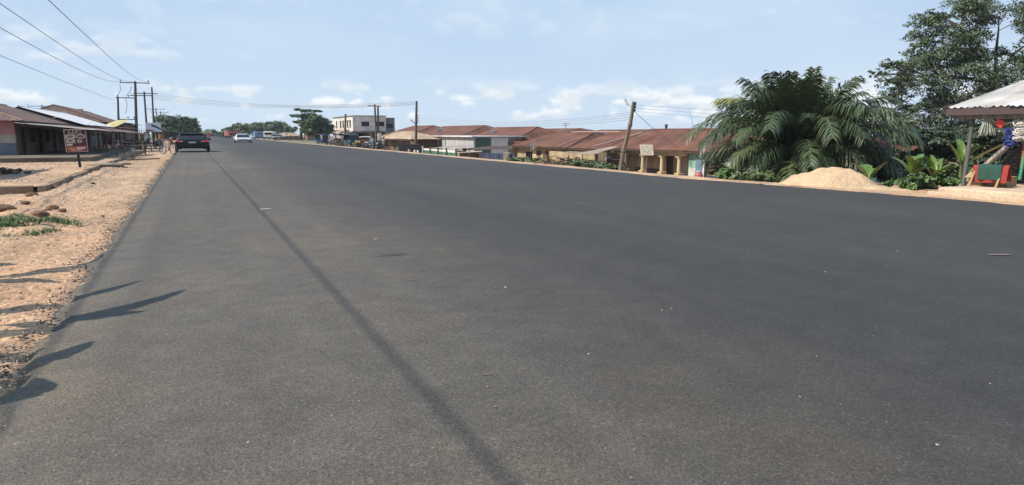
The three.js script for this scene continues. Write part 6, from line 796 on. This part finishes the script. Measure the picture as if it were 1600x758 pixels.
// ---- bushes and heaps along the far edge
{
  const bg = 'bushes along the far road edge';
  for (const [px, py, r, n, lab] of [[812, 258, [0.8, 0.25, 0.8], 1500, 'low leafy bush left of the cream gate piers'], [832, 259.5, [0.8, 0.27, 0.8], 1600, 'low leafy bush beside the cream gate piers'], [905, 266, [0.9, 0.3, 0.7], 1800, 'leafy bush right of the heap of firewood'], [925, 268, [0.7, 0.27, 0.6], 1500, 'leafy bush under the weathered awning edge'], [945, 269.5, [0.6, 0.24, 0.6], 1400, 'small low bush left of the leaning pole']]) bush('bush', lab, G(px, py, 1.18), r, n, 0.055, DUSTY, bg);
  const wp = thing('firewood_heap', 'tangled heap of dry firewood and brush at the road edge', 'firewood', G(878, 264, 1.18)); for (let i = 0; i < 70; i++) { const a = rr(0, 3.14), L = rr(0.5, 1.3), c = [rr(-0.9, 0.9), rr(0.02, 0.4) * (1 - 0.3 * rnd()), rr(-0.6, 0.6)]; part('branch', bar([c[0] - Math.cos(a) * L / 2, c[1] - rr(0, 0.14), c[2] - Math.sin(a) * L / 2], [c[0] + Math.cos(a) * L / 2, c[1] + rr(0, 0.16), c[2] + Math.sin(a) * L / 2], rr(0.012, 0.04), 0.01, 5), i % 3 ? M.oldWood : M.trunk, wp); }
  for (const [px, py, r, n, lab, tn, sz] of [[1140, 281, [0.6, 0.45, 0.5], 1300, 'bright green bush at the foot of the palm, next to the turquoise shop', FRESH, 0.075], [1160, 282, [0.8, 0.32, 0.7], 1800, 'dull green bush under the drooping fronds', DUSTY, 0.06], [1195, 284, [0.9, 0.36, 0.6], 2000, 'leafy bush beside the sand heap', [...FRESH, ...DUSTY], 0.06], [1128, 276, [0.42, 0.7, 0.4], 1100, 'dry brown bush leaning before the turquoise shop', DRY, 0.06], [1168, 262, [0.9, 1.0, 0.8], 3200, 'dusty climbing bush at the left of the palm', [...DRY, ...DUSTY], 0.065]]) bush('bush', lab, G(px, py, 1.12 + (py < 270 ? 0.12 : 0)), r, n, sz, tn, bg);
  for (const [px, py, r, n, lab, tn] of [[1425, 302, [0.7, 0.3, 0.5], 1200, 'broad-leaved bush left of the stall slab', [...FRESH, ...GREENS]], [1455, 300, [0.8, 0.36, 0.6], 1400, 'broad-leaved bush against the stall slab', [...FRESH, ...GREENS]], [1400, 285, [1.2, 0.8, 1.0], 2600, 'dark bush behind the banana plants', GREENS], [1490, 285, [0.9, 0.7, 0.8], 2200, 'green bush behind the stall post', [...FRESH, ...GREENS]], [1345, 275, [1.5, 1.0, 1.2], 3600, 'dark bush behind the lone banana leaf', GREENS]]) bush('bush', lab, G(px, py, 1.1 + (py < 290 ? 0.2 : 0)), r, n, 0.085, tn, 'bushes beside the stall');
  // sand heap
  const s0 = onY(1268, 289, 0), sx = s0[0] + 0.55, sz = s0[2], a0 = -0.32;
  const heapH = (u, v) => { const d = Math.hypot(u / 1.35, v / 1.0), d2 = Math.hypot((u - 0.9) / 1.35, (v + 0.1) / 0.8); return 0.5 * sm(Math.pow(clamp(1 - d), 0.62)) * (0.62 + 0.7 * fbm(u * 1.7 + 2, v * 1.7, 3, 181)) + 0.14 * Math.pow(clamp(1 - d2), 0.8) + 0.1 * (fbm(u * 4, v * 4, 4, 182) - 0.5) - 0.07 * Math.exp(-(((u + 0.45) / 0.22) ** 2 + ((v + 0.35) / 0.3) ** 2)) - 0.05 * Math.exp(-(((u - 0.5) / 0.18) ** 2 + ((v + 0.45) / 0.2) ** 2)) * step(1, 0.8, d); };
  const sandG = sheet(grid(-1.6, 2.5, () => 0.05), grid(-1.2, 1.2, () => 0.06), (u, v) => { const x = sx + u * Math.sin(0.72) * 0.35 + v * 0.95, z = sz + u * 0.98 - v * 0.2; const h = heapH(u, v); return [x, Math.max(terr(x, z), -0.6) - 0.03 + h, z]; }, (x, z) => { const k = 0.9 + 0.3 * (fbm(x * 3, z * 3, 4, 183) - 0.5); return [0.66 * k, 0.475 * k, 0.29 * k]; });
  const sand = struct('sand_heap', sandG, new THREE.MeshStandardMaterial({ map: T.mottle, bumpMap: T.soilBump, bumpScale: 0.006, roughness: 0.97, vertexColors: true, side: THREE.DoubleSide }), 'thing'); sand.userData = { label: 'heap of pale builders sand on the road edge before the palm', category: 'sand heap' };
}
// ---- oil palm
{
  const c = [20.3, -0.35, -19.4], o = thing('oil_palm', 'big bushy oil palm with drooping fronds behind the sand heap', 'palm', c), hy = 0.55;
  part('trunk', [bar([0, -0.5, 0], [0, hy + 0.3, 0], 0.5, 0.36, 14), ...Array.from({ length: 26 }, (_, k) => { const a = k * 2.4, y = -0.2 + k * 0.035; return bar([Math.cos(a) * 0.32, y, Math.sin(a) * 0.32], [Math.cos(a) * 0.62, y + 0.32, Math.sin(a) * 0.62], 0.06, 0.04, 5); })], M.trunk, o);
  const kinds = [[3.1, 1.46, 0.55], [3.6, 1.24, 0.95], [4.2, 1.06, 1.5], [4.5, 0.88, 1.75], [3.8, 0.62, 1.8], [2.8, 0.35, 1.6], [2.2, 0.05, 1.3]].map(([L, e, d]) => [0, 1, 2].map(() => frondGeo(L, e, d * rr(0.9, 1.1), 92, 0.84, 1.05)));
  const count = [11, 15, 18, 18, 16, 13, 10]; let n = 0;
  count.forEach((q, k) => { for (let i = 0; i < q; i++) { const f = part('frond', kinds[k][i % 3], k > 4 && i % 3 === 1 ? palmOld[i % 2] : n === 27 || n === 8 ? palmYoung : palmM[(n * 3 + k) % 4], o); f.position.set(0, hy + 0.35 - k * 0.03, 0); f.rotation.set(rr(-0.12, 0.12), i * 6.283 / q + k * 0.9 + rr(-0.2, 0.2), rr(-0.1, 0.1), 'YXZ'); const s = rr(0.88, 1.08); f.scale.set(s, s, s); n++; } });
}
// ---- banana plants on the far side
{
  const lone = bananaPlant('lone young banana plant with broad upright leaves on the sand heap', [onX(1357, 288, 17.4)[0], onX(1357, 288, 17.4)[1] - 0.05, onX(1357, 288, 17.4)[2]], 0.22, 4, { size: 0.52, spread: 0.3, wide: 1.7 });
  const p = (px, py, X) => { const q = onX(px, py, X); return [q[0], q[1], q[2]]; };
  bananaPlant('banana plant with pale arching leaves left of the stall', p(1425, 290, 18.6), 0.3, 9, { size: 0.62, spread: 0.5, wide: 1.15 }); bananaPlant('banana plant close to the stall slab, leaning leaves', p(1458, 292, 18.8), 0.26, 8, { size: 0.58, spread: 0.6, wide: 1.15 });
  const bp = bananaPlant('banana plant behind the stall post with one dry leaf', p(1500, 282, 20.5), 0.45, 4, { size: 0.75, spread: 0.45, dry: 1 });
  const l = part('leaf', bananaLeaf(1.7, 0.24, 0.62, 0.35, 0.4), bananaM[1], bp); l.position.set(0, 0.4, 0); l.rotation.y = -1.15; const l2 = part('leaf', bananaLeaf(0.8, 0.12, 0.35, 1.6, 0.5), palmOld[0], bp); l2.position.set(0, 0.4, 0); l2.rotation.y = 1.5;
}
// ---- stall at the right with its goods
{
  const o = thing('roadside_stall', 'open stall with white corrugated roof and leaning posts', 'stall'), X = 17.4, c = onX(1477, 169, X), ye = c[1], zf = c[2], zn = -4.2, rx = 22.4, ry = ye + 1.28;
  roofSlope(o, [X, ye, zf], [X, ye, zn], [rx, ry, zf], [rx, ry, zn], roofStall, { sheet: 0.75, rib: 0.15, amp: 0.022 });
  roofSlope(o, [rx + 5, ye, zn], [rx + 5, ye, zf], [rx, ry, zn], [rx, ry, zf], roofStall, { sheet: 0.75, rib: 0.15, amp: 0.022 });
  part('fascia', box(0.05, 0.17, zn - zf, [X + 0.06, ye - 0.1, (zn + zf) / 2]), mat(0.07, 0.045, 0.045, 0.7), o); part('eave_beam', box(0.12, 0.13, zn - zf - 0.2, [X + 0.25, ye - 0.22, (zn + zf) / 2]), mat(0.3, 0.28, 0.26, 0.8, { map: T.wood }), o); part('gable_board', plank([X + 0.08, ye - 0.08, zf + 0.04], [rx, ry - 0.08, zf + 0.04], 0.05, 0.14), mat(0.16, 0.14, 0.13, 0.8), o);
  for (let k = 0; k < 4; k++) part('rafter', plank([X + 0.2, ye - 0.1, zf + 0.4 + k * 2.2], [rx, ry - 0.1, zf + 0.4 + k * 2.2], 0.08, 0.08), M.oldWood, o);
  const pb = onX(1504, 296, X + 0.2), pt = onX(1521, 184, X + 0.35); part('post', bar([pb[0], pb[1] - 0.1, pb[2]], pt, 0.055, 0.05), mat(0.13, 0.14, 0.12, 0.7, { map: T.mottle }), o); part('post', bar([X + 0.3, 0.1, -5.2], [X + 0.3, ye - 0.2, -5.1], 0.055), M.oldWood, o); part('post', bar([rx, -0.2, zf + 0.4], [rx, ry - 0.1, zf + 0.4], 0.06), M.oldWood, o); part('post', bar([rx, 0, -5], [rx, ry - 0.1, -5], 0.06), M.oldWood, o);
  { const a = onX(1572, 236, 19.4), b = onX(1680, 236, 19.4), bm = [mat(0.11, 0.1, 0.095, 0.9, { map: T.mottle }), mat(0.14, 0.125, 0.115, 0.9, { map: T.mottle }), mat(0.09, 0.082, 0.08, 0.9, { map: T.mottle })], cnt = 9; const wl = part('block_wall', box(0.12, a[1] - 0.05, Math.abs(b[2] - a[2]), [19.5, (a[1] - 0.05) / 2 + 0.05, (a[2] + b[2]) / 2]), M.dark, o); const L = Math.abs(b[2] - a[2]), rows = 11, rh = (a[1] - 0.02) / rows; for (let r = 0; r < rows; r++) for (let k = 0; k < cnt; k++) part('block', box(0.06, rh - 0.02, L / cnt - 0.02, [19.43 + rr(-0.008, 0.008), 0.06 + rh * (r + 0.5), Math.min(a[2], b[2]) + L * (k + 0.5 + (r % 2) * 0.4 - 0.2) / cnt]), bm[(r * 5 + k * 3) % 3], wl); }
  const slab = thing('stall_slab', 'long raised concrete and earth slab carrying the stall', 'slab'); { const b = onX(1464, 302, 16.0), top = onX(1530, 297, 16.0)[1]; part('slab', rbox(6.5, top + 0.3, -2 - b[2], [19.25, (top - 0.3) / 2, (b[2] - 2) / 2 + 0.0], [0, 0, 0], 0.05), mat(0.66, 0.5, 0.35, 0.95, { map: T.mottle, bumpMap: T.soilBump, bumpScale: 0.004 }), slab); part('apron', rbox(0.8, 0.12, -2.2 - b[2], [15.75, 0.0, (b[2] - 2) / 2 + 0.1], [0, 0, -0.08], 0.03), mat(0.62, 0.47, 0.33, 0.95, { map: T.mottle, bumpMap: T.soilBump, bumpScale: 0.005 }), slab); }
  // goods: each a thing of its own
  const d = 17.7, leanA = onX(1502, 291, d + 0.35), leanB = onX(1583, 221, d + 0.35); solo('pale_board', 'long pale grey board leaning up across the stall', 'board', plank(leanA, leanB, 0.16, 0.07), mat(0.5, 0.47, 0.46, 0.7, { map: T.wood })); solo('black_pole', 'black pole leaning up behind the pale board', 'pole', bar(onX(1563, 260, d + 0.9), onX(1612, 214, d + 0.9), 0.05, 0.05), M.black);
  solo('green_pole', 'green broom pole hanging at the picture edge', 'pole', bar(onX(1593, 281, d - 0.05), onX(1604, 228, d - 0.05), 0.035, 0.03), mat(0.05, 0.3, 0.16, 0.5)); solo('red_pole', 'thin red pole beside the green broom pole', 'pole', bar(onX(1595, 262, d + 0.1), onX(1600, 222, d + 0.1), 0.014), mat(0.4, 0.09, 0.06, 0.6));
  const rack = thing('drying_rack', 'pale wooden rack with crossed legs carrying folded blankets', 'rack'); const rl = [[1511, 297, 1526, 262], [1553, 299, 1568, 264], [1537, 296, 1527, 264], [1576, 297, 1568, 266]]; rl.forEach(([ax, ay, bx, by], i) => part('leg', bar(onX(ax, ay, i < 2 ? 16.9 : 17.35), onX(bx, by, i < 2 ? 17.1 : 17.15), 0.028, 0.028), mat(0.55, 0.42, 0.2, 0.7, { map: T.wood }), rack)); part('rail', bar(onX(1524, 262.5, 17.12), onX(1572, 264, 17.12), 0.03), mat(0.55, 0.42, 0.2, 0.7, { map: T.wood }), rack);
  const drape = (label, x0, x1, ytop, ybot, back, m, off, skew = 0) => { const a = onX(x0, ytop, 17.05 - off), b = onX(x1, ytop + 1.5, 17.05 - off), pos = [], idx = [], dl = a[1] - onX(x0, ybot, 17.0)[1], N = 12; for (let i = 0; i <= N; i++) { const t = i / N, wv = 0.03 * Math.sin(i * 0.9 + x0) + 0.008 * Math.sin(i * 2.3); for (const [dx, dy] of [[0.16 + off + wv, -back], [0.13 + off, -back * 0.5], [0.09 + off, -0.02], [0.05, 0.02], [0.0, -0.012], [-0.012 + wv * 0.3, -dl * 0.3], [-0.02 + wv * 0.6, -dl * 0.65], [-0.025 + wv, -dl - skew * t]]) pos.push(a[0] + dx, a[1] + (b[1] - a[1]) * t + dy, a[2] + (b[2] - a[2]) * t + (dy < -0.1 ? 0.03 * wv : 0)); } for (let i = 0; i < N; i++) for (let j = 0; j < 7; j++) { const q = i * 8 + j; idx.push(q, q + 1, q + 8, q + 1, q + 9, q + 8); } solo('blanket', label, 'blanket', plain(mesh3(pos, idx)), m, 'blankets on the rack'); };
  drape('bright red blanket underneath on the wooden rack', 1521, 1577, 258.5, 284.5, 0.35, mat(0.42, 0.055, 0.045, 0.9, { map: T.mottle }), 0); drape('dark green blanket folded over the red one', 1529, 1566, 257.5, 280, 0.3, mat(0.03, 0.1, 0.075, 0.95, { map: T.mottle }), 0.035);
  const cb = thing('cardboard_box', 'brown cardboard box under the blanket rack', 'box', onX(1549, 297, 17.6)); part('box', rbox(0.5, 0.35, 0.85, [0, 0.17, 0], [0, 0.1, 0], 0.01), mat(0.3, 0.21, 0.13, 0.9), cb); part('flap', box(0.26, 0.01, 0.8, [-0.3, 0.36, 0], [0, 0.1, 0.5]), mat(0.34, 0.24, 0.15, 0.9), cb);
  // hanging bundles under the eave
  const strands = (name, label, cat, px, py, len, n, spread, r, m, bend = 0.1) => { const t = onX(px, py, X + 0.28), o2 = thing(name, label, cat, t); part('strands', Array.from({ length: n }, () => { const a = rr(0, 6.28), q = Math.sqrt(rnd()) * spread, L = len * rr(0.75, 1.05); return bar([Math.cos(a) * q * 0.2, 0, Math.sin(a) * q * 0.2], [Math.cos(a) * q, -L, Math.sin(a) * q], r, r * 0.7, 5); }), m, o2); part('tie', [bar([0, -0.02, 0], [0, 0.16, 0], 0.012), torus(spread * 0.22 + 0.02, 0.02, [0, -0.05, 0], [Math.PI / 2, 0, 0])], M.steel, o2); return o2; };
  strands('mop_head', 'grey-green mop of long strands hanging from the eave', 'mop', 1544, 182, 0.46, 60, 0.2, 0.011, mat(0.36, 0.38, 0.32, 0.9));
  const loops = (name, label, cat, px, py, h, w, m, n, r) => { const t = onX(px, py, X + 0.3), o2 = thing(name, label, cat, t); part('coils', Array.from({ length: n }, () => plain(moved(new THREE.TorusGeometry(rr(0.035, 0.085), r, 5, 10), [rr(-w, w), -rr(0.1, h), rr(-w, w)], [rr(0, 3), rr(0, 3), rr(0, 3)]))), m, o2); part('cord', bar([0, 0.16, 0], [0, -0.25, 0], 0.012), M.wire, o2); };
  loops('rope_bundle', 'bundle of bright blue rope coils hanging in the stall', 'rope', 1582, 196, 0.46, 0.1, mat(0.03, 0.05, 0.22, 0.7), 80, 0.012); loops('white_bundle', 'white rope bundle hanging beside the blue coils', 'rope', 1598, 184, 0.5, 0.09, mat(0.5, 0.48, 0.45, 0.8), 70, 0.018);
  const rp = thing('red_dustpan', 'small red dustpan hanging from the eave', 'dustpan', onX(1563, 191, X + 0.28)); part('pan', rbox(0.06, 0.18, 0.22, [0, -0.02, 0], [0.5, 0, 0.1], 0.02), mat(0.6, 0.06, 0.04, 0.45), rp); part('handle', bar([0, 0.02, 0], [0, 0.2, -0.04], 0.012), M.steel, rp); part('bracket', [bar([0, -0.05, 0.1], [0, 0.03, 0.42], 0.014), bar([0, 0.03, 0.42], [0, 0.22, 0.36], 0.014)], M.white, rp);
  strands('black_brush', 'black brush hanging below the red dustpan', 'brush', 1563, 202, 0.3, 26, 0.05, 0.012, M.black); 
  const hk = (px) => onX(px, 186, X + 0.5); strands('string_bundle', 'thin grey strings hanging between dustpan and blue rope', 'string', 1588, 180, 0.4, 8, 0.03, 0.007, mat(0.3, 0.3, 0.32, 0.7));
}
// ---- tar and oil marks with outlines of their own on the asphalt, a roof tank
{
  const mark = (pts, m) => { const [px, py, w, d, sd] = pts, c = onY(px, py, 0.007), pos = [c[0], 0.0075, c[2]], idx = [], N = 22; for (let i = 0; i < N; i++) { const a = i / N * 6.283, r = 0.45 + 0.9 * vn(i * 0.9, sd, 301); pos.push(c[0] + Math.cos(a) * r * w, 0.0075, c[2] + Math.sin(a) * r * d); idx.push(0, 1 + (i + 1) % N, 1 + i); } const o = struct(numbered('tar_mark'), plain(mesh3(pos, idx)), m, 'structure'); };
  const tar = mat(0.045, 0.043, 0.041, 0.8), dustM = mat(0.2, 0.165, 0.125, 0.95, { map: T.mottle });
  for (const q of [[610, 399, 0.16, 0.03, 1], [620, 397, 0.1, 0.02, 2], [1265, 423, 0.05, 0.02, 6]]) mark(q, tar);
  for (const q of [[780, 449, 0.05, 0.012, 7], [645, 437, 0.06, 0.015, 8], [500, 362, 0.12, 0.03, 9], [760, 585, 0.03, 0.012, 10], [840, 407, 0.09, 0.01, 12], [905, 318, 0.14, 0.03, 14]]) mark(q, dustM);
  const tk = thing('roof_tank', 'dark rounded water tank behind the brown roof ridge', 'tank', onX(930, 213, 37)); part('shell', plain(new THREE.SphereGeometry(1, 18, 8, 0, 6.283, 0, 1.57).scale(1.1, 0.42, 1.1)), M.black, tk); part('rim', torus(1.1, 0.05, [0, 0.02, 0], [Math.PI / 2, 0, 0]), M.black, tk); part('stand', box(1.6, 1.2, 1.6, [0, -0.62, 0]), M.concrete, tk);
}
// ---- litter
{ const p = onY(1562, 399.5); solo('paper_scrap', 'flat white paper scrap lying on the asphalt', 'litter', rbox(0.24, 0.008, 0.07, [p[0], 0.012, p[2]], [0, -0.45, 0], 0.003), mat(0.13, 0.11, 0.1, 0.9)); const q = onY(415, 327.5); solo('paper_scrap', 'thin pale scrap near the shadow of the overhead wire', 'litter', rbox(0.2, 0.01, 0.06, [q[0], 0.011, q[2]], [0, 0.3, 0], 0.003), mat(0.55, 0.45, 0.38, 0.9)); }
scene.traverse((o) => { if (o.isMesh) { o.castShadow = true; o.receiveShadow = true; } });
scene.fog = new THREE.FogExp2(new THREE.Color(0.8, 0.88, 1.0), 0.0003);
renderer.render(scene, camera);
